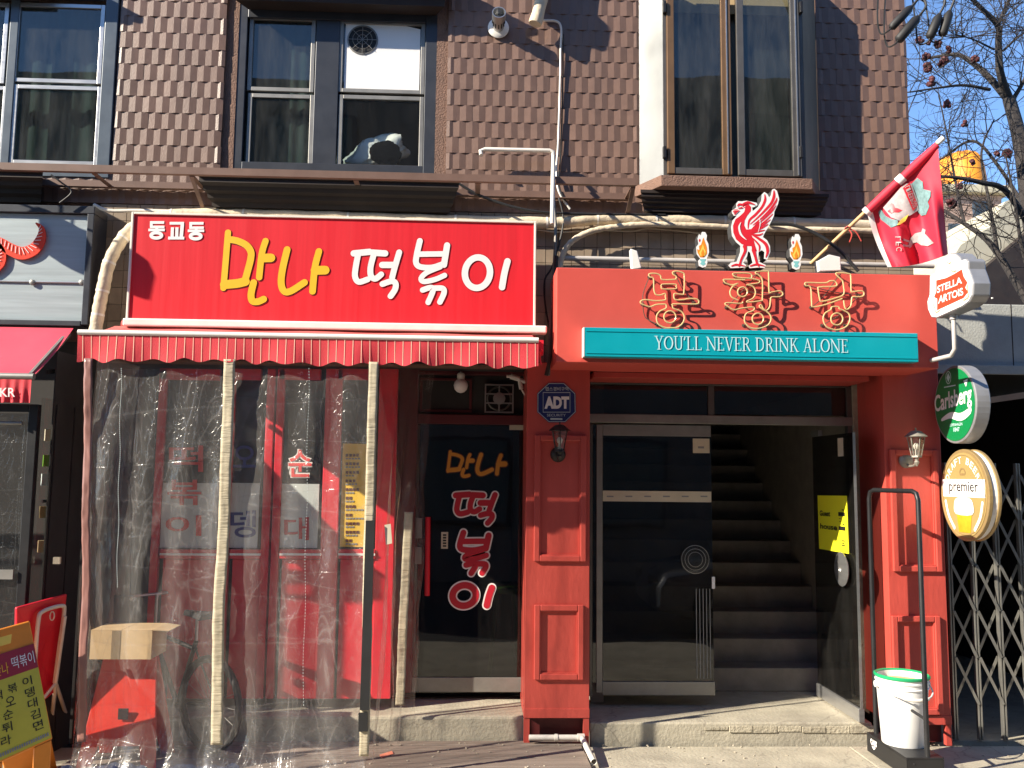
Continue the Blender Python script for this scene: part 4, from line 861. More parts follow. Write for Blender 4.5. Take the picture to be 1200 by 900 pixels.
# shadow casters added outside the frame: lantern shapes whose shadows fall on both signs
for i, (px, py, Yw, t, sc) in enumerate(((83,288,YN,1.0,.62),(150,316,YS,1.25,.50))):
    c = P(px,py,Yw)-SUN/SUN.x*t; ln = thing('shadow_lantern', ('unseen lantern shape added beyond the far left sign for its shadow', 'unseen lantern shape added over the street at left to shadow the red sign')[i], 'lantern', c)
    MB().lathe([(.075*sc,-.14),(.13*sc,-.12),(.15*sc,.06),(.12*sc,.12),(.05*sc,.14)], c, (0,0,1), 14).build('body', 'darklantern', ln)
    MB().tube([c+V((0,0,.14*sc)), c+V((0,0,.24)), c+V((-.6,.2,.34)), c+V((-1.2,.8+t*.42,.34))], .008, 6).build('bracket', 'black', ln)
# red folding table leaning
def tp(px, py, Y): return P(px, py, Y)
ft = thing('folding_table', 'red folding table standing on edge with its white legs folded at far left', 'table', (P(50,840,-.6).x, -.6, .05))
tq = [tp(20,712,-.72), tp(79,696,-.40), tp(66,810,-.32), tp(18,848,-.64)]
nrm = (tq[1]-tq[0]).cross(tq[3]-tq[0]).normalized(); 
if nrm.y > 0: nrm = -nrm
MB().prism(tq, -nrm*.025).build('table_top', 'tablered', ft, bevel=.008)
def on(u, v, k=.03): return (tq[0]*(1-u)+tq[1]*u)*(1-v)+(tq[3]*(1-u)+tq[2]*u)*v+nrm*k
MB().tube(smooth([on(.30,1.0),on(.33,.5),on(.36,.17),on(.44,.09),on(.82,.09),on(.90,.16),on(.87,.5),on(.84,.86)],5), .013, 8).build('leg', 'whitetube', ft)
lg = MB(); k0 = on(.84,.86,.04); lg.tube([on(.88,.2,.05), k0], .012, 8).tube([k0, G(84,857,.06)], .013, 8).tube([k0, G(58,868,.06)], .013, 8).tube([k0, on(.35,.95,.05)], .01, 8); lg.build('leg', 'whitetube', ft)
MB().tube([on(.62,.11,.04)+V((.014*math.cos(a*.63),0,.028*math.sin(a*.63)-.03)) for a in range(10)], .004, 6, True).build('hook', 'whitetube', ft)
# yellow A board
yb_ = thing('a_board', 'yellow and orange menu board with vertical black lettering at the bottom left corner', 'sign board', (P(20,890,-1.0).x, -1.0, .05))
A0, A1, A2, A3 = P(-34,746,-1.12), P(35,727,-.92), P(62,866,-1.04), P(-18,902,-1.26)
n2 = (A1-A0).cross(A3-A0).normalized(); n2 = n2 if n2.y < 0 else -n2
def ob(u, v, k=0): return (A0*(1-u)+A1*u)*(1-v)+(A3*(1-u)+A2*u)*v+n2*k
MB().prism([ob(0,0),ob(1,0),ob(1,1),ob(0,1)], -n2*.03).build('board', 'aboard', yb_, bevel=.008)
MB().prism([ob(.01,.2,.004),ob(.985,.2,.004),ob(.985,.985,.004),ob(.01,.985,.004)], -n2*.003).build('yellow_print', 'aboard_y', yb_)
MB().prism([ob(.01,.2,.006),ob(.985,.2,.006),ob(.985,.4,.006),ob(.01,.4,.006)], -n2*.0015).build('header_print', 'aboard_r', yb_)
def bt(body, u0, v0, u1, v1, m, off=.0): a = MB(); put_text(a, body, ob(u0,v0,.008), ob(u1,v0,.008), ob(u1,v1,.008), ob(u0,v1,.008), off); a.build('letter', m, yb_)
bt('만나', .30, .28, .52, .37, 'yellow'); bt('떡볶이', .58, .255, .95, .355, 'whiteink')
for i, (ch, cl) in enumerate(zip('이뎅대김면', '볶오순튀라')):
    v0 = .445+i*.092; bt(ch, .70+i*.012, v0, .85+i*.012, v0+.072, 'blackink', .004)
    u0 = (.46,.40,.34,.30,.26)[i]; bt(cl, u0, v0+.012, u0+.15, v0+.084, 'blackink', .004)
bt('떡', .22, .475, .37, .545, 'blackink', .004)
a = MB()
for k in range(26): u = .05+k*.035; a.face([ob(u,.935,.008), ob(u+.022,.935,.008), ob(u+.022,.962,.008), ob(u,.962,.008)])
a.build('fine_print', 'greyink', yb_)
for u0, u1 in ((.06,.26),(.72,.98)):
    p0, p1 = ob(u0,1.0), ob(u1,1.0); MB().prism([p0,p1,V((p1.x+.02,p1.y-.03,.05)),V((p0.x+.02,p0.y-.03,.05))], -n2*.03).build('leg', 'aboard', yb_, bevel=.006)
bk2 = [ob(.03,.02,-.034), ob(.97,.02,-.034)]; MB().prism([bk2[0], bk2[1], V((bk2[1].x+.05,bk2[1].y+.42,.05)), V((bk2[0].x+.05,bk2[0].y+.42,.05))], n2*-.025).build('rear_board', 'aboard', yb_, bevel=.006)
MB().prism([ob(.32,.07,.001),ob(.66,.07,.001),ob(.62,.14,.001),ob(.36,.14,.001)], n2*.002).build('hand_slot', 'flamey', yb_)
# small red crate and white bar behind, at the left
c = G(80,838,.05); cr = thing('red_crate', 'small round red tub on the ground beside the curtain edge', 'tub', c)
MB().lathe([(.10,0),(.135,.02),(.15,.24),(.16,.25),(.145,.25),(.13,.03)], c+V((0,.35,0)), (0,0,1), 20).build('tub', 'redplastic', cr)
MB().lathe([(.162,.245),(.17,.25),(.17,.275),(.1,.285)], c+V((0,.35,0)), (0,0,1), 20).build('lid', 'green', cr)
# ================================================================== pub front on the right
ZP = .2
ps = MB().box(P(691,840,.05).x, P(1022,840,.05).x, .05, 6, 0, ZP).build('entrance_step', 'concrete', origin=(1.5,.05,0), kind='structure', bevel=.012)
xe = P(826,842,.035).x
for k in range(7): MB().box(xe+k*.178, xe+k*.178+.173, .043+random.uniform(-.003,.004), .0495, ZP-.07+random.uniform(-.012,.02), ZP-.024+random.uniform(-.008,.006)).build('edging_brick', 'edge', ps, bevel=.008)
def pillar(name, label, x0, x1, ytop, panels, lx, ybot=838):
    a, b, c, d = rect(x0, ytop, x1, ybot, 0); r = thing(name, label, 'pillar', ((a+b)/2, .2, zd))
    MB().box(a, b, 0, .46, c, d).build('casing', 'pubred', r, bevel=.004); MB().box(a-.002, b+.002, -.006, .46, c-.02, c+.045).build('plinth', 'pubred', r, bevel=.003)
    for s_ in (a+.02, b-.022): MB().box(s_-.02, s_+.02, .0, .04, .052, c-.021).build('leg', 'pubred', r)
    MB().box(a+.03, b-.03, .09, .4, .052, c-.022).build('foot', 'maroon', r)
    for (p0, q0, p1, q1) in panels:
        a2, b2, c2, d2 = rect(p0, q0, p1, q1, -.02); w_ = .042; m = MB()
        for i, (xa, xb, za, zb_, yy) in enumerate(((a2,a2+w_,c2,d2,-.026),(b2-w_,b2,c2,d2,-.026),(a2+w_,b2-w_,d2-w_,d2,-.0255),(a2+w_,b2-w_,c2,c2+w_,-.0255))): m.box(xa, xb, yy, -.0005, za, zb_)
        mo = m.build('moulding', 'pubred', r, bevel=.006); i_ = MB(); t = .008
        xa, xb, za, zb_ = a2+w_, b2-w_, c2+w_, d2-w_
        for bx_ in ((xa,xa+t,za,zb_),(xb-t,xb,za,zb_),(xa+t,xb-t,zb_-t,zb_),(xa+t,xb-t,za,za+t)): i_.box(bx_[0], bx_[1], -.016, -.0008, bx_[2], bx_[3])
        i_.build('bead', 'pubred', mo)
    return r
p1 = pillar('pillar', 'red panelled pillar with the blue octagonal plate between the two doorways', 616, 691, 425, ((626,510,687,658),(626,709,684,797)), 0)
p2 = pillar('pillar', 'red panelled pillar with a grey lantern beside the steel lattice gate', 1040, 1107, 432, ((1045,527,1102,670),(1047,722,1104,838)), 0, 846)
xl2 = P(1040,640,0).x
# canopy sign box
YK = -.45
q = rect(652, 318, 1098, 428, YK)
ca = thing('canopy', 'coral red canopy box carrying the neon letters and the teal name strip', 'canopy', ((q[0]+q[1])/2, -.1, q[2]))
MB().box(q[0], q[1], YK, .06, q[2], q[3]).build('canopy_box', 'canopy', ca, bevel=.005)
MB().box(q[0]+.02, q[1]-.02, YK+.04, .055, q[3]+.0, q[3]+.012).build('top_flashing', 'greyframe', ca)
lb = rect(691, 437, 1003, 448, .3); MB().box(lb[0], lb[1], .07, .44, lb[2], q[2]-.002).build('lintel', 'pubred', ca)
# teal strip with serif lettering
YT2 = YK-.085
q2 = rect(685, 387, 1076, 421, YT2)
ts = thing('name_strip', 'teal strip sign with pale capital lettering under the neon letters', 'sign', ((q2[0]+q2[1])/2, YT2+.04, q2[2]))
MB().box(q2[0], q2[1], YT2, YK-.002, q2[2], q2[3]).build('strip_panel', 'teal', ts, bevel=.004)
m = MB(); m.box(q2[0]+.01, q2[1]-.01, YT2-.004, YT2-.0005, q2[3]-.028, q2[3]-.022).box(q2[0]+.01, q2[1]-.01, YT2-.004, YT2-.0005, q2[2]+.022, q2[2]+.028).build('strip_line', 'teal', ts)
MB().box(q2[0]-.008, q2[0]-.0005, YT2-.002, YK-.003, q2[2], q2[3]).build('end_cap', 'whitebar', ts)
SER = {'I': (.40, [('s',.2,1,.2,0,.11),('f',.2,1,.34),('f',.2,0,.34)]), 'Y': (.74, [('s',.12,.98,.37,.46,.12),('s',.62,.98,.37,.46,.07),('s',.37,.5,.37,0,.13),('f',.12,1,.28),('f',.62,1,.24),('f',.37,0,.34)]),
 'O': (.84, [('o',.42,.5,.33,.46)]), 'U': (.80, [('c',((.17,1),(.17,.35),(.24,.1),(.42,.03),(.58,.1),(.64,.35),(.64,1)),.1),('f',.17,1,.32),('f',.64,1,.28)]), "'": (.24, [('s',.15,1,.08,.72,.1)]),
 'L': (.66, [('s',.18,1,.18,0,.13),('s',.18,.03,.6,.03,.06),('s',.59,.0,.59,.2,.05),('f',.18,1,.34),('f',.15,0,.28)]), 'N': (.88, [('s',.14,1,.14,0,.065),('s',.73,1,.73,0,.065),('s',.13,.97,.73,.03,.13),('f',.14,0,.27),('f',.73,1,.27),('f',.09,1,.18)]),
 'E': (.66, [('s',.18,1,.18,0,.13),('s',.18,.97,.55,.97,.06),('s',.18,.52,.42,.52,.055),('s',.18,.03,.58,.03,.06),('s',.55,1,.55,.82,.05),('s',.58,.0,.58,.19,.05),('s',.42,.43,.42,.61,.04),('f',.14,1,.26),('f',.14,0,.26)]),
 'V': (.78, [('s',.12,1,.39,.0,.12),('s',.66,1,.39,.0,.065),('f',.12,1,.28),('f',.66,1,.24)]), 'R': (.76, [('s',.18,1,.18,0,.13),('c',((.18,.97),(.38,.97),(.53,.86),(.53,.66),(.38,.52),(.18,.5)),.08),('s',.36,.52,.66,0,.12),('f',.16,1,.3),('f',.18,0,.33),('f',.69,0,.16)]),
 'D': (.84, [('s',.18,1,.18,0,.13),('c',((.18,.97),(.44,.95),(.65,.77),(.69,.5),(.65,.23),(.44,.05),(.18,.03)),.09),('f',.14,1,.26),('f',.14,0,.26)]), 'K': (.80, [('s',.18,1,.18,0,.13),('s',.22,.42,.6,1,.06),('s',.34,.58,.67,0,.12),('f',.18,1,.32),('f',.18,0,.32),('f',.6,1,.24),('f',.69,0,.24)]),
 'A': (.80, [('s',.40,1,.12,0,.06),('s',.38,1,.66,0,.13),('s',.2,.34,.56,.34,.05),('f',.12,0,.24),('f',.66,0,.28)])}
def serif(mb, text, x0, x1, z0, z1, Y):
    h = z1-z0; tot = sum(.34 if c == ' ' else SER[c][0] for c in text); k = (x1-x0)/tot; cx = x0
    for ch in text:
        if ch == ' ': cx += .34*k; continue
        i = 0
        def Q(a, b): return V((cx+a*k, Y-.00015*i, z0+b*h))
        for e in SER[ch][1]:
            if e[0] == 's': mb.ribbon([Q(e[1],e[2]), Q(e[3],e[4])], e[5]*k*.8, NF, cap=False)
            elif e[0] == 'f': mb.ribbon([Q(e[1]-e[3]/2, e[2]-(.02 if e[2] else -.02)), Q(e[1]+e[3]/2, e[2]-(.02 if e[2] else -.02))], .045*k, NF, cap=False)
            elif e[0] == 'o':
                pts = [Q(e[1]+e[3]*math.cos(2*math.pi*j/28), e[2]+e[4]*math.sin(2*math.pi*j/28)) for j in range(28)]; mb.ribbon(pts, [(.05+.06*abs(math.cos(2*math.pi*j/28)))*k for j in range(28)], NF, True)
            else:
                pts = smooth([Q(*p_) for p_ in e[1]], 5); mb.ribbon(pts, e[2]*k*.8, NF, cap=False)
            i += 1
        cx += SER[ch][0]*k
za = P(768,409.5,YT2-.004).z; zb_ = P(768,393.5,YT2-.004).z
a = MB(); serif(a, "YOU'LL NEVER DRINK ALONE", P(767,402,YT2).x, P(994,404,YT2).x, za, zb_, YT2-.004); a.build('lettering', 'pale', ts)
# neon letters
YNE = YK-.05
def neon(nm, label, ox, paths, circles, posts):
    fn = lambda x, y: P(ox+x/10, 310+y/10, YNE)
    pts_all = [fn(*p_) for pp in paths for p_ in pp[0]]; r = thing('neon_letter', label, 'neon sign', (sum(p_.x for p_ in pts_all)/len(pts_all), YNE, min(p_.z for p_ in pts_all)), 'neon letters on the canopy')
    m = MB()
    for pts, cl in paths: m.tube(smooth([fn(*p_) for p_ in pts], 4, cl), .0054, 7, cl)
    m.build('tube', 'neon', r); m = MB()
    for cx, cy, rr in circles: MB().tube([fn(x, y)+NF*.004 for x, y in circ(cx, cy, rr, rr, 24)], .0054, 7, True).build('ring_tube', 'neon', r)
    for x, y in posts: c = fn(x, y); m.tube([c, c+V((0,.048,0))], .0045, 6); m.lathe([(.012,0),(.012,.005)], c+V((0,.044,0)), (0,1,0), 8)
    m.build('standoff', 'clearmetal', r); w_ = MB()
    rnd = random.Random(ox)
    for k in range(3): c0 = fn(*posts[k % len(posts)])+V((0,.03,0)); c1 = fn(*posts[(k+2) % len(posts)])+V((0,.025,0)); w_.tube(smooth([c0, (c0+c1)/2+V((rnd.uniform(-.03,.03),.012,rnd.uniform(-.05,.0))), c1],6), .0035, 5)
    w_.build('wiring', 'clearmetal', r, kind='stuff')
neon('a', 'leftmost yellow outline neon letter on the coral canopy', 745, [([(345,415),(230,425),(120,413),(65,425),(58,450),(100,475),(170,495),(240,470),(340,465),(358,480),(352,515),(280,550),(245,610),(260,690),(330,735),(405,742),(490,735),(555,680),(570,610),(535,550),(445,515),(432,480),(450,463),(700,464),(740,440),(715,405),(620,400),(560,412),(462,410),(450,345),(490,345),(540,350),(565,330),(570,130),(545,95),(480,78),(435,90),(440,115),(475,140),(470,170),(440,176),(310,176),(290,130),(240,107),(170,107),(153,125),(175,150),(208,165),(215,300),(238,352),(290,358),(345,340),(348,375)],True),([(315,232),(465,232),(474,255),(468,285),(320,287),(302,260)],True)], [(400,615,70)], [(170,130),(470,95),(90,450),(690,435),(260,690),(550,680)])
neon('b', 'middle yellow outline neon letter on the coral canopy', 840, [([(405,160),(412,130),(370,103),(210,102),(190,120),(240,150),(400,165),(490,183),(503,205),(470,222),(350,236)],False),([(330,180),(100,175),(83,190),(110,220),(180,240),(250,222),(190,255),(155,320),(175,380),(250,418)],False),([(350,236),(430,262),(455,330),(425,395),(355,430),(375,442),(522,424),(535,400),(535,190),(500,130),(455,102),(475,84),(590,80),(608,105),(614,320),(640,325),(740,310),(776,345),(740,377),(645,382),(630,420),(622,490),(595,532),(560,538),(500,492),(522,475),(550,522),(618,580),(637,640),(600,710),(500,748),(400,742),(338,690),(325,630),(350,572),(430,538),(428,500),(300,512),(200,530),(130,490),(98,462),(130,448),(285,457),(305,435)],False)], [(300,322,57),(480,638,66)], [(230,120),(110,195),(500,100),(750,340),(130,490),(335,700),(600,700)])
neon('c', 'rightmost yellow outline neon letter on the coral canopy', 935, [([(525,190),(450,118),(470,97),(595,108),(620,140),(625,310),(650,318),(750,310),(776,345),(745,376),(650,378),(632,400),(622,480),(580,526),(550,500),(538,420)],False),([(520,400),(330,468),(180,496),(162,440),(150,270),(95,247),(84,220),(120,212),(320,215),(375,193),(430,195),(458,230),(430,256),(255,264),(238,290),(258,410),(285,432),(420,400),(535,352),(535,250),(525,190)],False),([(385,530),(315,575),(298,650),(340,730),(450,766),(560,732),(607,660),(600,580),(540,540),(488,520),(475,495),(400,497)],True)], [(455,640,70)], [(115,230),(500,115),(750,345),(180,490),(310,700),(580,700)])
# emblem and torches standing on the canopy
YE = YK+.03
def cut(ox, oy, sc, pts, Y): return [P(ox+x/sc, oy+y/sc, Y) for x, y in pts]
em = thing('bird_emblem', 'red and white standing bird emblem mounted on top of the coral canopy', 'emblem', (P(882,314,YE).x, YE+.05, q[3]))
SIL = [(145,300),(170,285),(188,268),(188,232),(205,210),(240,212),(285,206),(335,216),(382,226),(390,248),(355,268),(338,270),(345,305),(395,265),(428,205),(433,145),(455,122),(482,138),(503,175),(520,150),(532,100),(553,92),(577,112),(592,165),(598,192),(586,240),(552,310),(548,350),(522,405),(495,455),(457,520),(442,555),(482,585),(510,640),(512,700),(482,772),(455,762),(458,700),(432,680),(400,700),(398,790),(470,822),(458,850),(400,846),(318,852),(305,830),(345,800),(322,705),(300,690),(290,740),(252,800),(280,822),(270,846),(200,850),(135,852),(112,828),(135,800),(192,790),(225,700),(228,640),(188,605),(148,545),(138,460),(152,395),(192,350),(165,350),(148,325)]
e8 = 8.182
MB().prism(cut(840,210,e8,SIL,YE+.004), (0,.10,0)).build('casing', 'emblemside', em); MB().prism(cut(840,210,e8,SIL,YE), (0,.0035,0)).build('white_face', 'signwhite', em)
rd = MB(); ee = [0]
def rib(pts, ws, sm=True, m=None):
    ee[0] += 1; m = m or rd; pp = [P(840+x/e8, 210+y/e8, YE-.001-.00012*ee[0]) for x, y in pts]; n = len(ws)
    if sm: pp = smooth(pp, 5)
    wsm = []
    for i in range(len(pp)): t = i/(len(pp)-1)*(n-1); k = min(int(t), n-2); wsm.append((ws[k]+(ws[k+1]-ws[k])*(t-k))*pxw(1,YE)/e8)
    m.ribbon(pp, wsm, NF)
rd.face(cut(840,210,e8,[(248,250),(298,232),(328,266),(326,306),(292,348),(268,392),(262,440),(282,482),(330,478),(400,400),(412,470),(385,512),(330,530),(352,580),(368,640),(385,690),(360,692),(338,690),(333,642),(288,640),(235,620),(185,577),(158,510),(155,445),(178,385),(225,350),(262,315),(272,282),(252,268)],YE-.001))
for pts, ws in [([(300,470),(312,395),(372,338),(432,268),(463,200),(460,148)],[10,22,26,24,26,10]),([(322,430),(392,368),(462,298),(522,228),(548,165),(548,112)],[8,16,22,26,30,12]),([(345,440),(430,372),(510,292),(565,215),(575,180)],[6,16,22,22,8]),([(352,462),(442,388),(522,312),(568,252)],[6,14,18,6]),([(345,482),(442,420),(535,335)],[6,18,8]),([(338,492),(432,448),(512,388)],[6,18,8]),([(332,502),(422,472),(490,432)],[6,16,8]),([(322,512),(400,500),(458,488)],[8,18,8]),([(330,525),(400,535),(440,520)],[8,18,8]),
    ([(312,515),(400,568),(468,622),(487,690),(470,748)],[10,26,32,28,8]),([(322,545),(378,600),(408,642),(404,692)],[8,18,18,6]),([(268,645),(270,690),(235,765),(222,812)],[40,26,20,20]),([(352,680),(368,740),(385,808)],[40,26,22]),([(140,832),(190,818),(268,832)],[10,20,8]),([(222,812),(210,836)],[22,10]),([(318,832),(382,816),(458,832)],[10,20,8]),([(392,812),(400,836)],[22,10]),([(250,240),(300,222),(366,244)],[18,26,6]),([(198,258),(215,240),(250,246)],[8,20,22]),([(205,278),(240,272)],[8,16]),([(160,312),(215,300)],[14,8]),([(172,332),(205,306)],[16,8]),([(165,296),(200,290)],[10,6])]: rib(pts, ws)
rd.build('red_print', 'emblemred', em)
wp = MB(); rib([(232,412),(214,460),(232,530),(285,582)],[3,18,20,3],True,wp); rib([(410,372),(416,430),(398,505)],[5,7,4],True,wp); rib([(262,262),(272,266)],[5,5],False,wp); wp.build('white_line', 'signwhite', em)
FS = [(700,668),(722,640),(713,590),(725,548),(745,560),(755,525),(785,528),(802,560),(796,600),(815,640),(822,720),(800,780),(806,820),(790,860),(760,868),(725,852),(718,800),(738,782),(705,740)]
for i, dx in enumerate((-109.5, 0)):
    oy = 210 if i else 207.5; Cc = lambda pts, Y: cut(840+dx, oy, e8, pts, Y)
    tr_ = thing('torch_emblem', ('flame torch cutout on the canopy left of the bird emblem', 'flame torch cutout on the canopy right of the bird emblem')[i], 'emblem', (P(933+dx,315,YE).x, YE+.04, q[3]), 'flame torches beside the bird')
    MB().prism(Cc(FS, YE+.004), (0,.09,0)).build('casing', 'emblemside', tr_); MB().prism(Cc(FS, YE), (0,.0035,0)).build('white_face', 'signwhite', tr_)
    MB().face(Cc([(766,578),(785,630),(800,672),(802,735),(772,770),(735,768),(710,722),(706,690),(728,700),(724,660),(745,648)], YE-.0012)).build('flame', 'flame', tr_)
    MB().face(Cc([(764,640),(778,690),(790,712),(784,755),(738,755),(726,722),(742,700)], YE-.0024)).build('inner_flame', 'flamey', tr_)
    MB().face(Cc([(762,690),(776,730),(770,760),(752,760),(746,728)], YE-.0036)).build('flame_core', 'flame', tr_)
    MB().face(Cc([(733,786),(792,786),(786,802),(775,812),(790,832),(762,850),(735,832),(750,812),(738,802)], YE-.0012)).build('torch_cup', 'tealink', tr_)
    MB().face(Cc([(722,600),(735,590),(740,610),(728,625)], YE-.0012)).build('spark', 'emblemred', tr_)
# floodlights and conduit on the canopy
for i, pts in enumerate(([(739,291),(747,294),(752,314),(741,316)], [(958,306),(972,298),(985,301),(986,317),(960,318)])):
    f = MB(); f.prism(cut(0,0,1,pts,-.40), (0,.07,0)); o = thing('floodlight', ('narrow white bracket plate standing on the canopy near its left end', 'white floodlight on the canopy behind the flagpole foot')[i], 'lamp', (P(pts[0][0],316,-.13).x, -.12, q[3]))
    f.build('housing', 'whitelamp', o, bevel=.006); c = P(sum(p_[0] for p_ in pts)/len(pts), 315, -.36); MB().tube([c+V((0,0,.04)), V((c.x,c.y+.03,q[3]))], .012, 8).build('bracket', 'whitelamp', o)
cz = P(870,307,.02).z; cn = MB(); cn.tube([(P(660,306,.02).x,.02,cz),(P(1094,311,.02).x,.02,cz)], .019, 10)
for px in (680, 760, 850, 940, 1020): x = P(px,307,.02).x; cn.tube([(x,.02,cz),(x,.02,cz+.0),(x+.03,.02,cz)], .025, 10)
tag(cn.build('conduit', 'conduit'), 'straight grey conduit pipe along the tiles just above the canopy', 'pipe')
# flag
fp = thing('flag', 'red football flag with crest and white bird hanging on a tilted wooden pole', 'flag', P(1000,262,-.46))
f0, f1 = P(950,309,.0), P(1105,162,-.62)
def onpole(px): t = (px-950)/155; return f0+(f1-f0)*t
MB().tube([f0, f1], .014, 10).build('pole', 'wood', fp); MB().tube([onpole(1099), f1+(f1-f0)*.005], .019, 10).build('pole_tip', 'signwhite', fp)
sl1 = [onpole(1017+(1099-1017)*t)+V((0,0,-.01)) for t in (0,.1,.3,.5,.7,.9,1)]; MB().tube(sl1, [.03,.032,.034,.03,.034,.028,.024], 12).build('sleeve', 'flag', fp)
for t0, t1 in ((.0,.05),(.46,.54)): a, b = sl1[0]+(sl1[-1]-sl1[0])*t0, sl1[0]+(sl1[-1]-sl1[0])*t1; MB().tube([a,b], .0365, 12).build('white_patch', 'whiteink', fp)
pa_, pb_, pc_, pd_ = (1017,248), (1099,172), (1111,298), (1041,313)
def bil(u, v): return ((pa_[0]*(1-u)+pb_[0]*u)*(1-v)+(pd_[0]*(1-u)+pc_[0]*u)*v, (pa_[1]*(1-u)+pb_[1]*u)*(1-v)+(pd_[1]*(1-u)+pc_[1]*u)*v)
def fl(u, v, k=0):
    x, y = bil(u, v); x -= 5*math.sin(math.pi*v)*(1-u)*.5; y += 4*math.sin(u*math.pi)*v
    Y = -.27-.33*u+.02*v+(.045*math.sin(u*11+v*2.2)+.02*math.sin(u*23-v*4))*min(1,v*1.6+.05); return P(x, y, Y-k)
def inv(px, py):
    u, v = .5, .5
    for _ in range(30):
        x, y = bil(u, v); x -= 5*math.sin(math.pi*v)*(1-u)*.5; y += 4*math.sin(u*math.pi)*v; ex, ey = px-x, py-y
        ax, ay = (pb_[0]-pa_[0])*(1-v)+(pc_[0]-pd_[0])*v, (pb_[1]-pa_[1])*(1-v)+(pc_[1]-pd_[1])*v; bx_, by_ = (pd_[0]-pa_[0])*(1-u)+(pc_[0]-pb_[0])*u, (pd_[1]-pa_[1])*(1-u)+(pc_[1]-pb_[1])*u
        dt = ax*by_-ay*bx_; u += (ex*by_-ey*bx_)/dt; v += (ax*ey-ay*ex)/dt
    return u, v
o = MB().grid(fl, 60, 50).build('cloth', 'flag', fp)
MB().grid(lambda u, v: fl(-.012+u*.07, v, .004), 4, 40).build('white_hem', 'whiteink', fp)
def onflag(pts, m, nm, k=.006, N_=6):
    a = MB(); bm_ = bmesh.new(); vs = [bm_.verts.new((x, y, 0)) for x, y in pts]; bm_.faces.new(vs); bmesh.ops.triangulate(bm_, faces=bm_.faces); 
    for _ in range(2): bmesh.ops.subdivide_edges(bm_, edges=bm_.edges, cuts=1, use_grid_fill=True)
    bm_.verts.index_update(); a.add([fl(*inv(v_.co.x, v_.co.y), k) for v_ in bm_.verts], [tuple(v_.index for v_ in f_.verts) for f_ in bm_.faces], True); bm_.free(); return a.build(nm, m, fp)
onflag([(1067.9,215.6),(1075,208.3),(1081.2,213),(1082.1,221.6),(1090.7,223.7),(1090.3,230.2),(1087.3,236.6),(1089,241.8),(1085.1,251.7),(1079.5,253),(1075.2,247.4),(1076.1,235.8),(1072.2,223.7)], 'flagteal', 'crest_print', .008)
onflag([(1032.2,245.2),(1029.2,248.7),(1032.2,257.3),(1039.9,263.3),(1044.2,266.8),(1052.8,263.3),(1052,258.1),(1044.2,256.4),(1037.8,253)], 'flagteal', 'crest_print', .008)
onflag([(1034.8,243.5),(1055,220.3),(1062.3,215.1),(1067.9,215.1),(1075.2,234.5),(1076.5,246.1),(1067.9,251.7),(1055,259),(1044.2,254.7)], 'flaggrey', 'shield_print', .011)
onflag([(1058,220.3),(1065.7,214.3),(1075.6,240.9),(1070,247.4)], 'emblemred', 'shield_band', .014)
for i, ch in enumerate('LIVERPOOL'):
    t_ = i/8; x0 = 1060.6+9.4*t_; y0 = 219.5+23.5*t_; vs_, fs_ = textdata(ch, .01); a = MB(); a.add([fl(*inv(x0+5.2*(1-q_)-.2+p_*.8, y0+2.4*p_-2.6*(1-q_)), .017) for p_, q_ in vs_], fs_); a.build('band_lettering', 'flaggrey', fp)
onflag([(1040,247.5),(1044,244),(1042.5,240.8),(1044.5,238),(1047,239.2),(1048.6,243.5),(1052,244),(1057.5,246.5),(1052,249),(1047.5,248.4),(1044,250.2)], 'emblemred', 'shield_bird', .014)
onflag([(1051,264),(1056,257),(1065,251),(1061,259),(1055,263)], 'flamey', 'flame_print', .014)
onflag([(1067.5,278.8),(1072.2,273.4),(1079.5,271.9),(1081.2,267.6),(1084.7,269.4),(1083.8,273.7),(1087.3,277.5),(1094.2,284.8),(1087.3,288.3),(1079.5,287.4),(1074.4,284),(1070.1,284.8),(1068.3,289.1),(1065.7,290.9),(1064.4,287.4)], 'flaggrey', 'bird_print', .008)
onflag([(1059,279.5),(1066,282),(1065,284),(1058.5,282)], 'flaggrey', 'bird_print', .008)
onflag([(1058,286),(1065,287.5),(1064.5,289.5),(1058,288.5)], 'flaggrey', 'bird_print', .008)
for i, ch in enumerate('LFC'):
    y0 = 277+i*6.3; vs_, fs_ = textdata(ch, .01); a = MB(); a.add([fl(*inv(1049+ (1-t_)*6.5+i*.6, y0+u_*4.6), .012) for u_, t_ in vs_], fs_); a.build('lettering', 'flaggrey', fp)
rb = MB(); c = onpole(996)
rb.tube([c+V((.022*math.cos(k*.7),.022*math.sin(k*.7),.012*math.sin(k*1.3))) for k in range(10)], .005, 5)
rb.tube(smooth([c, c+V((.02,-.02,-.05)), c+V((.0,-.02,-.11))],5), .0045, 5)
rb.tube(smooth([c, c+V((.05,-.02,-.03)), c+V((.09,-.02,-.10))],5), .0045, 5)
rb.build('ribbon', 'pubred', fp, kind='stuff')
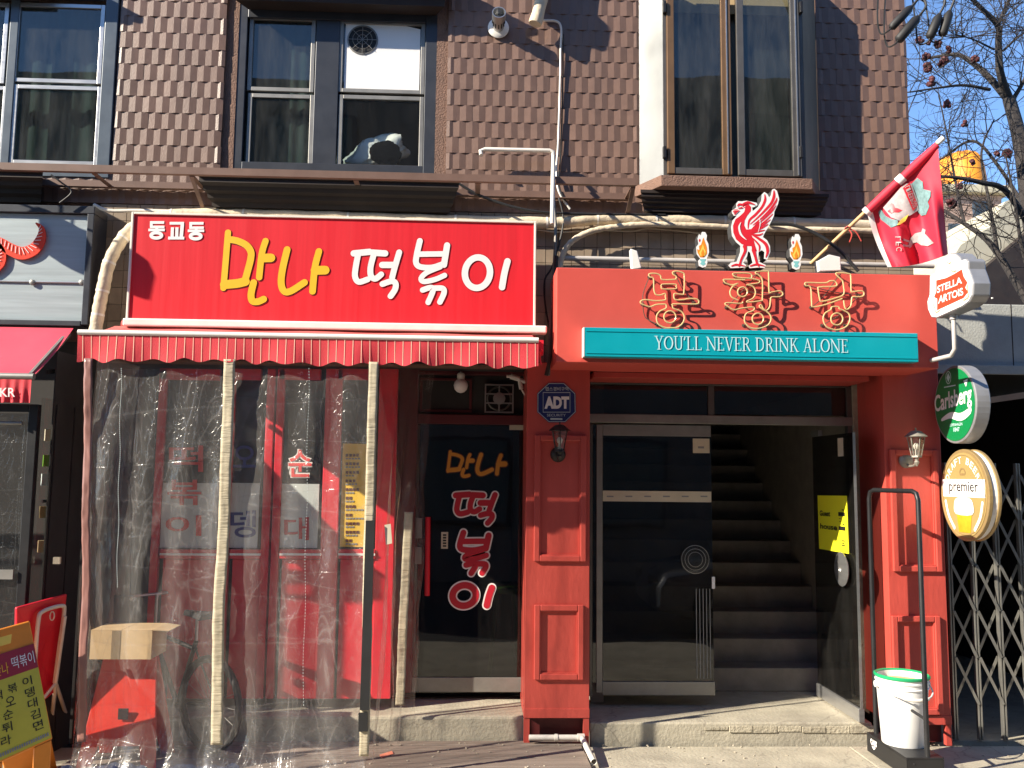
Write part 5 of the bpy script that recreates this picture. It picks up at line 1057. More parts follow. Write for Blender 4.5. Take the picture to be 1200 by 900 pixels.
# ---------------- entrance: frame, fixed leaf, open leaf, stairs
YD2 = .46
en = thing('pub_entrance', 'dark glazed pub entrance with one fixed leaf and a stair behind', 'doorway', (P(840,815,YD2).x, YD2, ZP))
def E_(name, x0, y0, x1, y1, Y=YD2, d=.05, m='greyframe', bev=.003, par=None): return MB().pbox(x0, y0, x1, y1, Y, d).build(name, m, par or en, bevel=bev)
E_('head_frame', 690, 447, 1003, 452); E_('transom_bar', 690, 487, 1003, 497, YD2-.01, .07, 'alu_dull'); E_('mullion', 830, 452.5, 837, 486.5); E_('jamb', 997, 452, 1004, 815, YD2, .06, 'greyframe')
E_('jamb', 691, 497.5, 694, 816, YD2, .06, 'greyframe'); E_('stile', 699, 497.5, 706, 812, YD2+.01, .04, 'alu_dull')
E_('transom_pane', 690, 452.5, 829.5, 486.5, YD2+.02, .006, 'doorglass', 0); E_('transom_pane', 837.5, 452.5, 996.5, 486.5, YD2+.02, .006, 'doorglass', 0); E_('side_pane', 694.5, 498, 698.8, 800, YD2+.02, .006, 'doorglass', 0)
lf = E_('fixed_leaf', 706.5, 498, 835, 814, YD2+.03, .012, 'doorglass', 0)
E_('top_patch', 706.5, 498, 833, 511, YD2+.018, .011, 'alu_dull', .002, lf); E_('bottom_rail', 706, 799, 838, 815, YD2+.016, .013, 'alu_dull', .003, lf)
E_('band', 706.5, 575.5, 833.5, 588, YD2+.026, .002, 'sticker', 0, lf); a = MB(); 
for k in range(6): a.pbox(711+k*22, 581, 719+k*22, 582.6, YD2+.0245, .001)
a.build('band_print', 'greyink', lf); E_('sticker', 812, 514, 831.5, 531, YD2+.026, .002, 'sticker', 0, lf); a = MB(); a.pbox(818, 523, 825, 525.5, YD2+.0245, .001).build('sticker_print', 'greyink', lf)
c = P(814.5,655.5,YD2+.005); rr = pxw(17, YD2); a = MB()
for k_ in (.95,.72,.5): a.tube([c+V((math.cos(t_*.2244)*rr*k_,-.01,math.sin(t_*.2244)*rr*k_)) for t_ in range(28)], .0022, 5, True)
a.build('disc_ring', 'alu_dull', lf); MB().lathe([(rr,0),(rr,.008),(rr*.92,.012),(rr*.6,.008),(rr*.45,.011),(rr*.2,.007),(.004,.012)], c+V((0,.012,0)), (0,-1,0), 28).build('disc_handle', 'clearglass', lf)
E_('catch', 834.5, 676, 838, 690, YD2+.02, .02, 'whiteink', .002, lf)
for k in range(5): E_('glass_etching', 816+k*4, 690, 816.8+k*4, 795, YD2+.028, .001, 'greyink', 0, lf)
XO = PX(1001,680,0) if False else P(1003,680,.02).x
ol = thing('open_door', 'open dark glass door leaf with a yellow notice and round handle beside the stairs', 'door', (XO, .40, ZP))
yo0, yo1 = .0, .80; zo1 = P(1000,507,.02).z; zo0 = ZP+.012
MB().box(XO, XO+.012, yo0, yo1, zo0+.10, zo1).build('leaf', 'doorglass', ol); MB().box(XO-.016, XO+.028, yo0, yo1, zo0, zo0+.0995).build('bottom_rail', 'alu', ol, bevel=.004)
MB().box(XO-.004, XO+.016, yo0-.004, yo0-.0005, zo0+.10, zo1).build('edge_strip', 'alu', ol); MB().box(XO-.012, XO+.024, yo1-.16, yo1, zo1+.001, zo1+.05).build('top_patch', 'alu_dull', ol)
def pxq(pts, X): return [PX(x, y, X) for x, y in pts]
nq = pxq([(958,580.5),(992,581),(994.5,649),(960,643)], XO-.004); MB().prism(nq, (.0025,0,0)).build('yellow_notice', 'paperyellow', ol)
def onn(u, v, k): return (nq[0]*(1-u)+nq[1]*u)*(1-v)+(nq[3]*(1-u)+nq[2]*u)*v+V((-k,0,0))
a = MB(); put_text(a, 'Guest', onn(.07,.28,.002), onn(.44,.28,.002), onn(.44,.38,.002), onn(.07,.38,.002), .03); put_text(a, 'house', onn(.07,.52,.002), onn(.66,.52,.002), onn(.66,.62,.002), onn(.07,.62,.002), .03)
for u0, v0, u1, v1 in ((.72,.29,.93,.36),(.72,.54,.93,.61),(.84,.24,.9,.26),(.84,.49,.9,.51),(.74,.40,.79,.41),(.74,.45,.79,.46),(.8,.78,.9,.80),(.8,.82,.88,.84),(.8,.86,.9,.88)): a.face([onn(u0,v0,.002), onn(u1,v0,.002), onn(u1,v1,.002), onn(u0,v1,.002)])
a.build('notice_print', 'blackink', ol)
for X_, cxp, m_ in ((XO-.03, 986, 'signwhite'), (XO+.045, 993, 'alu_dull')):
    c = PX(cxp, 667, X_) if X_ < XO else V((X_, PX(986,667,XO-.03).y, PX(986,667,XO-.03).z)); MB().lathe([(.125,-.005),(.128,.002),(.10,.008),(.05,.006),(.02,.012),(.012,.0)], c, (-1 if X_ < XO else 1,0,0), 26).build('disc_handle', 'alu' if X_ < XO else 'alu_dull', ol)
MB().obox(PX(985,524,XO-.004), (.001,0,0), (0,.05,0), (0,0,.07)).build('sticker', 'sticker', ol)
# stairs
sr = thing('staircase', 'dim concrete stairs climbing straight back inside the pub entrance', 'stairs', (2.1, 2.5, ZP))
xs0, xs1 = P(700,640,1.0).x, XR-.215
for k in range(13): MB().box(xs0, xs1-.002, .98+k*.272, .98+(k+1)*.272+.012, ZP+.001, ZP+.19*(k+1)).build('tread', 'stairs', sr, bevel=.008)
MB().box(xs1, xs1+.01, .62, 5.5, ZP+.001, zc+.015).build('stair_wall', 'interior', sr); MB().box(xs0-.1, xs0-.001, .62, 5.5, ZP+.001, zc+.015).build('stair_wall', 'interior', sr); MB().box(xs0-.1, xs1+.1, 4.6, 4.7, ZP, zc+.014).build('end_wall', 'interior', sr)

ed = P(1006,700,.44).x; MB().box(ed, P(1018,700,.44).x+.06, .44, .62, ZP+.001, zc).build('tiled_jamb', 'edge', sr)
# ---------------- things on the pillars
def lantern(nm, label, px, y0, y1, m, Yl, wallY=0):
    top, bot = P(px,y0,Yl), P(px,y1,Yl); h = top.z-bot.z; c = V((top.x, Yl, bot.z)); r = thing('wall_lantern', label, 'lantern', (top.x, wallY, bot.z-.05), 'lanterns on the red pillars')
    MB().lathe([(h*.44,h*.78),(h*.42,h*.80),(h*.22,h*.97),(h*.16,h*1.0),(h*.03,h*1.02),(h*.03,h*1.12)], c, (0,0,1), 6).build('lantern_roof', m, r)
    MB().lathe([(h*.17,h*.06),(h*.31,h*.78)], c, (0,0,1), 6, False).build('lantern_glass', 'clearglass', r)
    b = MB()
    for k in range(6): a = 2*math.pi*(k+.5)/6; u = V((math.cos(a),math.sin(a),0)); b.tube([c+u*h*.175+V((0,0,h*.05)), c+u*h*.315+V((0,0,h*.79))], h*.018, 5)
    b.lathe([(h*.20,h*.0),(h*.19,h*.07),(h*.1,h*.08)], c, (0,0,1), 6).lathe([(h*.09,-h*.02),(h*.06,-h*.12),(h*.1,-h*.18),(h*.05,-h*.28),(h*.02,-h*.34)], c, (0,0,1), 12); b.build('lantern_cage', m, r)
    MB().lathe([(h*.05,h*.06),(h*.05,h*.3),(h*.09,h*.34),(h*.11,h*.45),(h*.05,h*.54)], c, (0,0,1), 12).build('bulb', 'bulb', r)
    w_ = V((top.x, wallY, bot.z-h*.05)); MB().tube(smooth([c+V((0,0,-h*.1)), c+V((0,.04,-h*.3)), V((top.x,wallY-.03,bot.z-h*.3)), w_+V((0,-.02,0))],5), h*.05, 8).build('arm', m, r)
    MB().lathe([(h*.30,0),(h*.28,.012),(h*.16,.028),(h*.06,.034)], w_+V((0,0,-.01)), (0,-1,0), 20).build('wall_plate', m, r)
lantern('a', 'weathered grey wall lantern on the right red pillar beside the round green sign', 1073, 505, 536, 'lantern', -.16)
lantern('b', 'black wall lantern in the shade just below the blue octagonal plate', 656, 498, 529, 'darklantern', -.13)
ya = -.006
ad = thing('security_plate', 'navy blue octagonal security plate on the red pillar between the doorways', 'sign', P(652,494,ya))
oc = [(643,448.5),(661,448.5),(674.5,461),(675,483),(662.5,495),(643,495),(629.5,483),(629.5,461)]
MB().prism(cut(0,0,1,oc,ya), (0,.005,0)).build('plate', 'adt', ad)
a = MB(); a.ribbon(cut(0,0,1,[(652+(x-652)*.96, 472+(y-472)*.96) for x, y in oc],ya-.001), .004, NF, True); a.ribbon(cut(0,0,1,[(636.5,460),(668,460),(668,483),(636.5,483)],ya-.001), .005, NF, True); a.build('border_line', 'poster', ad)
a = MB(); ptext(a, 'ADT', 638, 464.5, 667, 479, ya-.0015, .06); a.build('lettering', 'whiteink', ad)
a = MB(); ptext(a, '캡스경비구역', 639, 453.5, 666, 458, ya-.0015, .005); ptext(a, 'SECURITY', 641, 485, 663, 488, ya-.0015, .005); a.pbox(645, 490, 659, 492, ya-.0015, .001); a.build('fine_lettering', 'poster', ad)
# ---------------- blade signs
def blade(name, label, X, th): return thing(name, label, 'sign', (X+th/2, -.2, P(1120,y_,-.1).z) , 'blade signs on the right pillar') if False else None
def disc(X, pts, th, m): return MB().prism([V((X, p_.y, p_.z)) for p_ in pts], (th,0,0))
def ell(X, cy, cz, ry, rz, n=44, k=1): return [V((X, cy-ry*k*math.cos(2*math.pi*i/n), cz+rz*k*math.sin(2*math.pi*i/n))) for i in range(n)]
# round green
Xg, cyg, Rg = 3.432, -.31, .28; czg = P(1121,474,cyg).z
gs = thing('green_beer_sign', 'round green double sided beer sign projecting above the gold oval sign', 'sign', (Xg+.05, cyg, czg-Rg))
MB().prism(ell(Xg, cyg, czg, Rg, Rg), (.10,0,0)).build('casing', 'rim', gs, bevel=.006); MB().prism(ell(Xg-.004, cyg, czg, Rg, Rg, k=.93), (.0035,0,0)).build('green_face', 'signgreen', gs)
a = MB(); 
NX = V((-1,0,0))
def Lf(X, cy, cz, u, v): return V((X, cy-u, cz+v))
def btext(mb, body, X, cy, cz, u0, v0, u1, v1, off=.01, sh=0, rot=0):
    c, s_ = math.cos(rot), math.sin(rot); um_, vm_ = (u0+u1)/2, (v0+v1)/2
    R_ = lambda u, v: Lf(X, cy, cz, um_+(u-um_)*c-(v-vm_)*s_, vm_+(u-um_)*s_+(v-vm_)*c)
    return put_text(mb, body, R_(u0,v1), R_(u1,v1), R_(u1,v0), R_(u0,v0), off, sh)
btext(a, 'Carlsberg', Xg-.006, cyg, czg, -.265, -.055, .235, .105, .022, .12, .08)
a.ribbon(smooth([Lf(Xg-.0065,cyg,czg,*p_) for p_ in ((-.17,-.10),(-.05,-.075),(.08,-.095),(.19,-.065),(.21,-.04))],6), [.02+.035*math.sin(math.pi*i/24) for i in range(25)], NX)
a.face([Lf(Xg-.006,cyg,czg,*p_) for p_ in ((.135,.155),(.195,.165),(.165,.11))]); a.build('lettering', 'whiteink', gs)
a = MB(); btext(a, 'COPENHAGEN', Xg-.006, cyg, czg, -.07, -.155, .10, -.135, .005); btext(a, '1847', Xg-.006, cyg, czg, -.02, -.195, .06, -.165, .01)
a.ribbon([Lf(Xg-.006,cyg,czg,-.06+.035*math.cos(k*.6283),.20+.045*math.sin(k*.6283)) for k in range(10)], .007, NX, True); a.face([Lf(Xg-.0062,cyg,czg,*p_) for p_ in ((-.085,.20),(-.06,.165),(-.035,.20),(-.06,.235))]); a.ribbon([Lf(Xg-.006,cyg,czg,-.12,.135),Lf(Xg-.006,cyg,czg,.03,.135)], .008, NX); a.build('fine_print', 'pale', gs)
# gold oval
Xo, cyo = 3.456, -.34; czo = P(1128,580,cyo).z; ryo, rzo = .31, .322
go = thing('gold_beer_sign', 'gold oval draft beer sign with a painted beer glass below the round green sign', 'sign', (Xo+.045, cyo, czo-rzo))
MB().prism(ell(Xo, cyo, czo, ryo, rzo), (.03,0,0)).build('front_rim', 'goldrim', go, bevel=.005); MB().prism(ell(Xo+.0305, cyo, czo, ryo, rzo, k=.97), (.034,0,0)).build('white_casing', 'signwhite', go); MB().prism(ell(Xo+.065, cyo, czo, ryo, rzo), (.025,0,0)).build('rear_rim', 'goldrim', go, bevel=.005)
MB().prism(ell(Xo-.004, cyo, czo, ryo, rzo, k=.92), (.0035,0,0)).build('gold_face', 'gold', go)
a = MB(); a.ribbon(ell(Xo-.006,cyo,czo,ryo,rzo,k=.87), .006, NX, True); a.build('gold_line', 'goldrim', go)
a = MB(); a.prism([Lf(Xo-.006,cyo,czo,*p_) for p_ in ((-.272,-.015),(.272,-.015),(.272,.11),(-.272,.11))], (.0015,0,0))
for s_ in (-1, 1): a.ribbon(smooth([Lf(Xo-.0065,cyo,czo,s_*.235,-.05),Lf(Xo-.0065,cyo,czo,s_*.20,-.15),Lf(Xo-.0065,cyo,czo,s_*.13,-.235)],5), .025, NX)
a.build('white_band', 'signwhite', go); a = MB(); btext(a, 'premier', Xo-.008, cyo, czo, -.18, .0, .19, .095, .006); a.build('lettering', 'blackink', go)
a = MB()
for i, ch in enumerate('DRAFT BEER'):
    if ch == ' ': continue
    an = math.radians(150-i*13.2); u, v = .225*math.cos(an), .245*math.sin(an)+.0; btext(a, ch, Xo-.0065, cyo, czo, u-.02, v-.024, u+.02, v+.024, .012, 0, an-math.pi/2)
a.build('arched_lettering', 'signwhite', go); a = MB(); a.ribbon([Lf(Xo-.006,cyo,czo,.035*math.cos(k*.52),.155+.03*math.sin(k*.52)) for k in range(7)], .012, NX); a.ribbon([Lf(Xo-.0062,cyo,czo,-.03,.145),Lf(Xo-.0062,cyo,czo,.03,.145)], .012, NX); a.build('crest_print', 'goldrim', go)
a = MB(); a.prism([Lf(Xo-.007,cyo,czo,*p_) for p_ in ((-.07,-.262),(.075,-.262),(.10,-.13),(-.095,-.13))], (.001,0,0)).build('beer_print', 'beer', go)
a = MB(); a.face([Lf(Xo-.0085,cyo,czo,*p_) for p_ in smooth([V((-.10,-.135,0)),V((.105,-.135,0)),V((.125,-.07,0)),V((.09,-.025,0)),V((.0,-.018,0)),V((-.09,-.025,0)),V((-.12,-.07,0))],3,True) for p_ in [(p_.x,p_.y)]]); a.build('foam_print', 'signwhite', go)
# shaped white and red box sign
Xw = 3.15
wsn = thing('red_beer_sign', 'silver shaped box sign with red cartouche on white above the round green sign', 'sign', PX(1115,372,Xw))
OUT = [(75,730),(68,640),(95,560),(98,400),(98,340),(122,312),(165,300),(190,200),(255,115),(335,65),(400,70),(440,105),(462,152),(520,130),(548,158),(552,250),(582,330),(608,420),(602,560),(560,640),(480,697),(180,830),(115,822)]
Wq = lambda pts, X: [PX(1080+x/10, 290+y/10, X) for x, y in pts]
ow = Wq(OUT, Xw); cwy = sum(p_.y for p_ in ow)/len(ow); cwz = sum(p_.z for p_ in ow)/len(ow)
MB().prism(ow, (.115,0,0)).build('casing', 'rim', wsn, bevel=.008); MB().prism([V((Xw-.004, cwy+(p_.y-cwy)*.965, cwz+(p_.z-cwz)*.965)) for p_ in ow], (.0038,0,0)).build('white_face', 'signwhite', wsn)
MB().prism(Wq([(170,385),(285,358),(380,310),(470,255),(490,340),(535,410),(508,470),(545,520),(490,592),(180,735),(182,600),(145,582),(172,510)], Xw-.006), (.0015,0,0)).build('red_cartouche', 'signred2', wsn)
a = MB(); put_text(a, 'STELLA', *Wq([(185,452),(468,338),(474,420),(180,538)], Xw-.0085), .022); put_text(a, 'ARTOIS', *Wq([(200,570),(480,468),(490,555),(192,662)], Xw-.0085), .022); a.build('lettering', 'whiteink', wsn)
a = MB()
for pts in (((130,660),(150,700),(165,760),(210,735)),((535,440),(540,520),(545,580),(490,620)),((345,260),(370,285),(400,270)),((300,170),(320,185),(340,175))): a.ribbon(smooth(Wq(pts, Xw-.0075),5), .007, NX)
a.build('scroll_print', 'gold', wsn, kind='stuff')
for px, py in ((1142,350),(1160.5,350)): MB().obox(PX(px,py,Xw+.07)+V((0,-.02,0)), (.004,0,0), (0,.004,0), (0,0,.004)).build('rivet', 'signwhite', wsn)
br = MB(); yy = -.2
zt0 = P(1138,370,-.78).z; MB().tube([(Xw+.06,-.74,zt0+.06),(Xw+.06,-.74,zt0-.02)], .024, 10).tube([(Xw+.06,-.74,zt0-.02),(Xw+.06,-.74,zt0-.22),(Xw+.055,-.70,zt0-.26),(Xw+.05,-.40,zt0-.26)], .015, 10).build('support_pipe', 'conduit', wsn); br.tube([(Xg+.05,cyg+Rg-.03,czg+.02),(Xg+.05,-.002,czg+.02)], .018, 8); br.tube([(Xo+.04,cyo+ryo-.02,czo+.1),(Xo+.04,-.002,czo+.1)],.016,8); br.tube([(Xo+.04,cyo+ryo-.02,czo-.1),(Xo+.04,-.002,czo-.1)],.016,8)
tag(br.build('sign_bracket', 'black'), 'black pipe bracket carrying the three beer signs beside the right pillar', 'bracket')
# ================================================================== cart and bucket
zg = .05
ct = thing('display_cart', 'black platform cart with tall tube handle and white badge beside the right pillar', 'cart', (P(1050,880,-.5).x, -.4, zg))
X0 = 2.80; Yn, Yf_ = -.71, -.13; X1 = P(1106,878,Yn).x; Zc = .185
MB().box(X0, X1, Yn, Yf_, Zc-.012, Zc).build('platform', 'black', ct, bevel=.003); sb = MB(); sb.box(X0, X0+.006, Yn, Yf_, zg+.008, Zc-.0125).box(X1-.006, X1, Yn, Yf_, zg+.008, Zc-.0125).box(X0+.007, X1-.007, Yn, Yn+.006, zg+.008, Zc-.0125).box(X0+.007, X1-.007, Yf_-.006, Yf_, zg+.008, Zc-.0125); sb.build('skirt', 'black', ct, bevel=.002)
bl = MB()
for zz in (zg+.045, zg+.095): bl.lathe([(.006,0),(.004,.004)], (X0+.05,Yn,zz), (0,-1,0), 8)
bl.build('bolts', 'blackrub', ct)
yb2 = PX(1024,872,X0).y; zb2 = PX(1024,872,X0).z
a = MB(); put_text(a, 'CASS', V((X0-.002,yb2+.05,zb2+.028)), V((X0-.002,yb2-.05,zb2+.028)), V((X0-.002,yb2-.045,zb2-.012)), V((X0-.002,yb2+.045,zb2-.012)), .06); a.face([V((X0-.002,yb2+.03,zb2-.018)),V((X0-.002,yb2-.03,zb2-.018)),V((X0-.002,yb2-.018,zb2-.03)),V((X0-.002,yb2,zb2-.038)),V((X0-.002,yb2+.018,zb2-.03))]); a.build('badge', 'whiteink', ct)
ht = P(1050,575,-.45).z; xa, ya_ = P(1022,700,-.16), P(1080,700,-.69)
pth = [V((xa.x,-.16,Zc-.01)), V((xa.x,-.16,ht-.06)), V((xa.x+.004,-.175,ht-.015)), V((xa.x+.01,-.22,ht)), V((ya_.x-.01,-.63,ht)), V((ya_.x-.004,-.675,ht-.015)), V((ya_.x,-.69,ht-.06)), V((ya_.x,-.69,zg+.01))]
MB().tube(pth, .0165, 10).build('handle', 'black', ct); 
zcb = PX(1050,800,2.9).z; MB().tube([V((xa.x,-.16,Zc+.32)), V((ya_.x,-.69,Zc+.23))], .010, 8).build('cross_bar', 'black', ct)
for y in (Yn+.08, Yf_-.08):
    for x in (X0+.05, X1-.05): MB().lathe([(.012,-.012),(.028,-.01),(.028,.01),(.012,.012)], (x,y,zg+.029), (1,0,0), 12).build('castor', 'blackrub', ct)
bc = G(1069,860,Zc); bc = V((min(bc.x, X1-.11), -.40, Zc+.001)); hb_ = P(1068,790,-.40).z-Zc; rt = pxw(30,-.40); rb_ = rt*.80
bu = thing('bucket', 'white plastic bucket with a green rim standing on the black cart', 'bucket', bc)
MB().lathe([(rb_*.97,0),(rb_,.006),(rt*.93,hb_*.82),(rt*.97,hb_*.825),(rt*.97,hb_*.84),(rt*.94,hb_*.845),(rt*.95,hb_*.90),(rt*.985,hb_*.905),(rt*.985,hb_*.925),(rt*.955,hb_*.93),(rt*.96,hb_*.985),(rt*.90,hb_*.985),(rb_*.92,.012),(.01,.012)], bc, (0,0,1), 40).build('pail', 'bucketwhite', bu)
MB().lathe([(rt*1.0,hb_*.965),(rt*1.02,hb_*.98),(rt*1.02,hb_*1.0),(rt*.97,hb_*1.012),(rt*.90,hb_*1.0),(rt*.90,hb_*.97)], bc, (0,0,1), 40, False).build('green_rim', 'green', bu)
MB().lathe([(rt*.88,hb_*.90),(.01,hb_*.90)], bc, (0,0,1), 30, False).build('contents', 'card', bu)
ha = bc+V((-rt*1.0,-.0,hb_*.86)); hb2 = bc+V((rt*1.0,0,hb_*.86)); hp = [bc+V((-rt*1.02*math.cos(t), -rt*1.25*math.sin(t), hb_*.86-.06*math.sin(t)-.0)) for t in [math.pi*k/14 for k in range(15)]]
MB().tube(hp, .0055, 7).tube(hp[5:10], .012, 8).build('handle', 'pvc', bu)
for c in (ha, hb2): MB().lathe([(.022,-.01),(.022,.012)], c, (1 if c.x > bc.x else -1,0,0), 12).build('handle_boss', 'bucketwhite', bu)
# ================================================================== passage with lattice gate
xg0 = P(1113,700,.12).x; YGt = .12; zgt = P(1187,543,YGt).z
pas = thing('passage_wall', 'grey concrete lintel wall over the dark passage at right', 'wall', (4.6, .4, .05))
bq = rect(1100, 357, 1290, 432, .2)
MB().box(xg0-.02, 5.7, .2, .42, bq[2], bq[3]).build('lintel_beam', 'conc_wall', pas, bevel=.008); MB().box(xg0-.02, 5.7, .17, .1995, bq[2]-.05, bq[2]+.02).build('drip_edge', 'conc_wall', pas, bevel=.004)
MB().box(xg0-.02, 5.7, .4205, 4.2, bq[2]+.05, bq[3]-.12).build('passage_roof', 'darkint', pas); MB().box(5.4, 5.7, .2, 4.2, .0, bq[2]-.06).build('passage_side', 'darkint', pas); MB().box(xg0-.02, 5.7, 4.2, 4.4, 0, bq[3]).build('passage_end', 'darkint', pas); MB().box(XR+.005, 5.39, .12, 4.19, .0, .047).build('passage_floor', 'concrete', pas)
joint = MB(); 
for px in (1186,): x = P(px,390,.2).x; joint.box(x-.004, x+.004, .1985, .1999, bq[2], bq[3])
joint.build('joint', 'grout', pas)
gt = thing('lattice_gate', 'grey folding steel lattice gate closed across the dark passage', 'gate', (xg0+.5, YGt, .05))
sp_ = pxw(29, YGt); n = 9; pit = pxw(53, YGt)
xb0 = P(1116,760,YGt).x
for k in range(n):
    x = xb0+k*sp_; m = MB(); 
    for s_ in (-1,1): m.box(x+s_*.010-.006, x+s_*.010+.006, YGt-.018, YGt+.018, .06, zgt)
    m.build('gate_bar', 'gate', gt, bevel=.002)
    if k < n-1:
        for j in range(6):
            z0 = zgt-.09-pit*j
            if z0-pit < .3: break
            a = V((x+.011, YGt-.024, z0)); b = V((x+sp_-.011, YGt-.024, z0-pit)); MB().bar(a, b, .020, .005, NF).build('lattice_strip', 'gate', gt)
            a = V((x+.011, YGt+.024, z0-pit)); b = V((x+sp_-.011, YGt+.024, z0)); MB().bar(a, b, .020, .005, NF).build('lattice_strip', 'gate', gt)
# ================================================================== pipes and cables on the facade
pl = thing('lagged_pipe', 'cream taped air conditioning pipe arching down beside the red sign and running along the tiles', 'pipe', P(400,255,.03))
Yp = .035
mp_ = smooth([P(p_[0],p_[1],p_[2] if len(p_) > 2 else Yp) for p_ in ((112,388,-.14),(116,362,-.14),(121,338,-.14),(128,308,-.13),(142,282,-.10),(160,264,-.04),(186,254,.035),(240,251),(340,253),(450,256.5),(560,259.5),(650,261),(700,257),(760,258),(830,259),(905,260.5),(970,263),(1060,266))], 8)
rs = [pxw(7.0,Yp)*(1+.05*math.sin(i*1.7)+.09*(i % 17 == 0)) for i in range(len(mp_))]
MB().tube(mp_, rs, 12).build('lagging', 'pipewrap', pl); wr_ = MB()
for i in range(6, len(mp_)-2, 9): t = (mp_[i+1]-mp_[i]).normalized(); wr_.lathe([(rs[i]*1.04,-.008),(rs[i]*1.06,.008)], mp_[i], t, 12, False)
wr_.build('tape_band', 'pvc', pl, kind='stuff')
p2_ = smooth([P(x,y,.0) for x, y in ((655,320),(659,300),(669,284),(690,272),(720,266),(760,263),(830,265),(900,268),(1000,270),(1060,272))], 8)
tag(MB().tube(p2_, [.022+.002*math.sin(i*2.1) for i in range(len(p2_))], 10).build('lagged_pipe', 'pipewrap'), 'thinner cream pipe curving down to the left end of the coral canopy', 'pipe')
p3_ = [P(x,y,.02) for x, y in ((110,240),(128,247),(165,247),(240,249))]; tag(MB().tube(smooth(p3_,4), .014, 8).build('thin_pipe', 'pvc'), 'thin white pipe crossing from the silver sign to the cream lagged pipe', 'pipe')
p4_ = [P(564,180,.0)+V((0,-.02,-.02)), P(563,177,.0), P(568,175,.0), P(644,176.5,.0), P(648,178,.0), P(648.5,184,.0), P(648,205,-.305), P(647,262,-.305)]
tag(MB().tube(p4_, .0155, 10).build('white_pipe', 'pvc'), 'white PVC pipe with a right angle bend crossing in front of the brown rail', 'pipe')
def cable(label, pts, r, m='blackrub', nm='cable', grp=None): return tag(MB().tube(smooth([P(*p_) for p_ in pts], 8), r, 6).build(nm, m), label, 'cable', grp)
cable('black cable sagging from the window base toward the white pipe', [(530,210,.0),(560,228,.0),(600,242,.0),(640,249,.0),(700,251,.0),(780,252,.0)], .010)
cable('pale pink cable dropping down the tiles beside the white pipe', [(637,24,.085),(656,28,.08),(657,60,.08),(656,110,.08),(654,170,.08),(652,200,.08),(655,225,.06),(668,245,.06)], .009, 'pvc')
cable('black cable hanging beside the pale cable between the windows', [(660,40,.09),(659,120,.09),(657,180,.08),(655,215,.06),(662,235,.05)], .006)
cable('grey cable running down the gap left of the coral canopy', [(648,225,-.05),(651,270,-.05),(648,330,-.05),(645,380,-.1),(643,440,-.1)], .012, 'greyframe')
cable('black cable looping down the gap beside the red sign', [(655,232,.0),(660,262,.0),(648,310,.0),(638,330,.0),(640,365,.0),(648,400,.0)], .008)
cable('thick black hose curving from the bay window sill to the canopy top', [(900,262,-.03),(930,264,-.08),(960,276,-.12),(985,295,-.16),(1006,318,-.18)], .013)
cable('brown cable running down beside the canopy end into the awning corner', [(652,300,-.1),(650,350,-.12),(646,410,-.15),(640,440,-.15)], .016, 'darkbrown')
cable('grey cable across the silver sign corner', [(60,205,-.2),(72,214,-.2),(84,225,-.2),(70,238,-.2)], .007)
cable('cream cable lying across the ceramic tiles above the canopy', [(620,268,.05),(655,272,.05),(700,270,.07),(740,271,.08),(760,268,.08),(800,271,.08),(823,274,.05)], .006, 'pipewrap')
# vent pipe and pipe end high on the wall
vp = thing('vent_pipe', 'short steel vent pipe on a white round flange high on the tiles', 'vent', P(583,33,.09))
c = P(584,33,.09); MB().lathe([(pxw(13,.09),0),(pxw(13,.09),.008),(pxw(11,.09),.016),(.04,.02)], c, (0,-1,0), 24).build('flange', 'whitelamp', vp)
dv = V((0,-1,.25)).normalized(); MB().lathe([(.045,0),(.045,.10),(.052,.105),(.052,.17),(.046,.17),(.044,.10)], c, dv, 18).build('vent_tube', 'alu', vp)
sl3 = MB()
for k in range(12): a = 2*math.pi*k/12; sl3.obox(c+dv*.075+V((math.cos(a)*.047,0,math.sin(a)*.047)), V((.004,0,0)), dv*.02, V((0,0,.004)))
sl3.build('vent_slots', 'blackrub', vp)
lp = [P(627,28,-.02), P(632,10,-.02), P(640,-30,-.02), P(645,-80,-.02)]; tag(MB().tube(smooth(lp,5), [.05+.003*math.sin(i) for i in range(16)], 12).build('lagged_pipe', 'pipewrap'), 'short end of a cream lagged pipe hanging at the top edge near the vent', 'pipe')
c = P(548,-95,-.24); hd_ = thing('shadow_drum', 'unseen shadow caster, a round hood high on the wall above the frame', 'vent', c); MB().lathe([(.07,-.2),(.11,-.16),(.12,.02),(.04,.08)], c, (0,0,1), 20).build('drum', 'alu_dull', hd_); MB().tube([c, c+V((0,.34,0))], .06, 12).build('drum_stub', 'alu_dull', hd_)  # unseen drum added above the frame to cast the wall shadow
# cable splices against the sky
for i, (a, b, r) in enumerate((((1044,33),(1068,8),.028),((1052,48),(1076,20),.032),((1089,45),(1101,17),.030),((1104,42),(1113,13),.030))):
    A, Bq = P(*a,-.9), P(*b,-.9); o = thing('cable_splice', ('uppermost left black cable splice tube beside the roof corner', 'black cable splice tube just below the uppermost one at the roof corner', 'black splice tube hanging against the sky, left of a like one', 'rightmost black splice tube hanging against the sky')[i], 'cable splice', (A+Bq)/2, 'cable splices at the building corner')
    d = (Bq-A).normalized(); L_ = (Bq-A).length; MB().lathe([(r*.5,0),(r,.015),(r*1.05,L_*.5),(r,L_-.03),(r*.5,L_)], A, d, 10).build('sleeve', 'blackrub', o)
    t = MB(); t.tube(smooth([Bq, Bq+d*.08+V((0,0,.05)), Bq+V((-.12,.1,.28)), Bq+V((-.6,.5,.9))],5), .009, 6); t.tube(smooth([A+d*.01, A-d*.03, A+V((-.05,.05,-.01)), A+V((-.06,.06,.15)), Bq+V((-.1,.2,.5))],5), .006, 5); t.build('lead', 'blackrub', o)
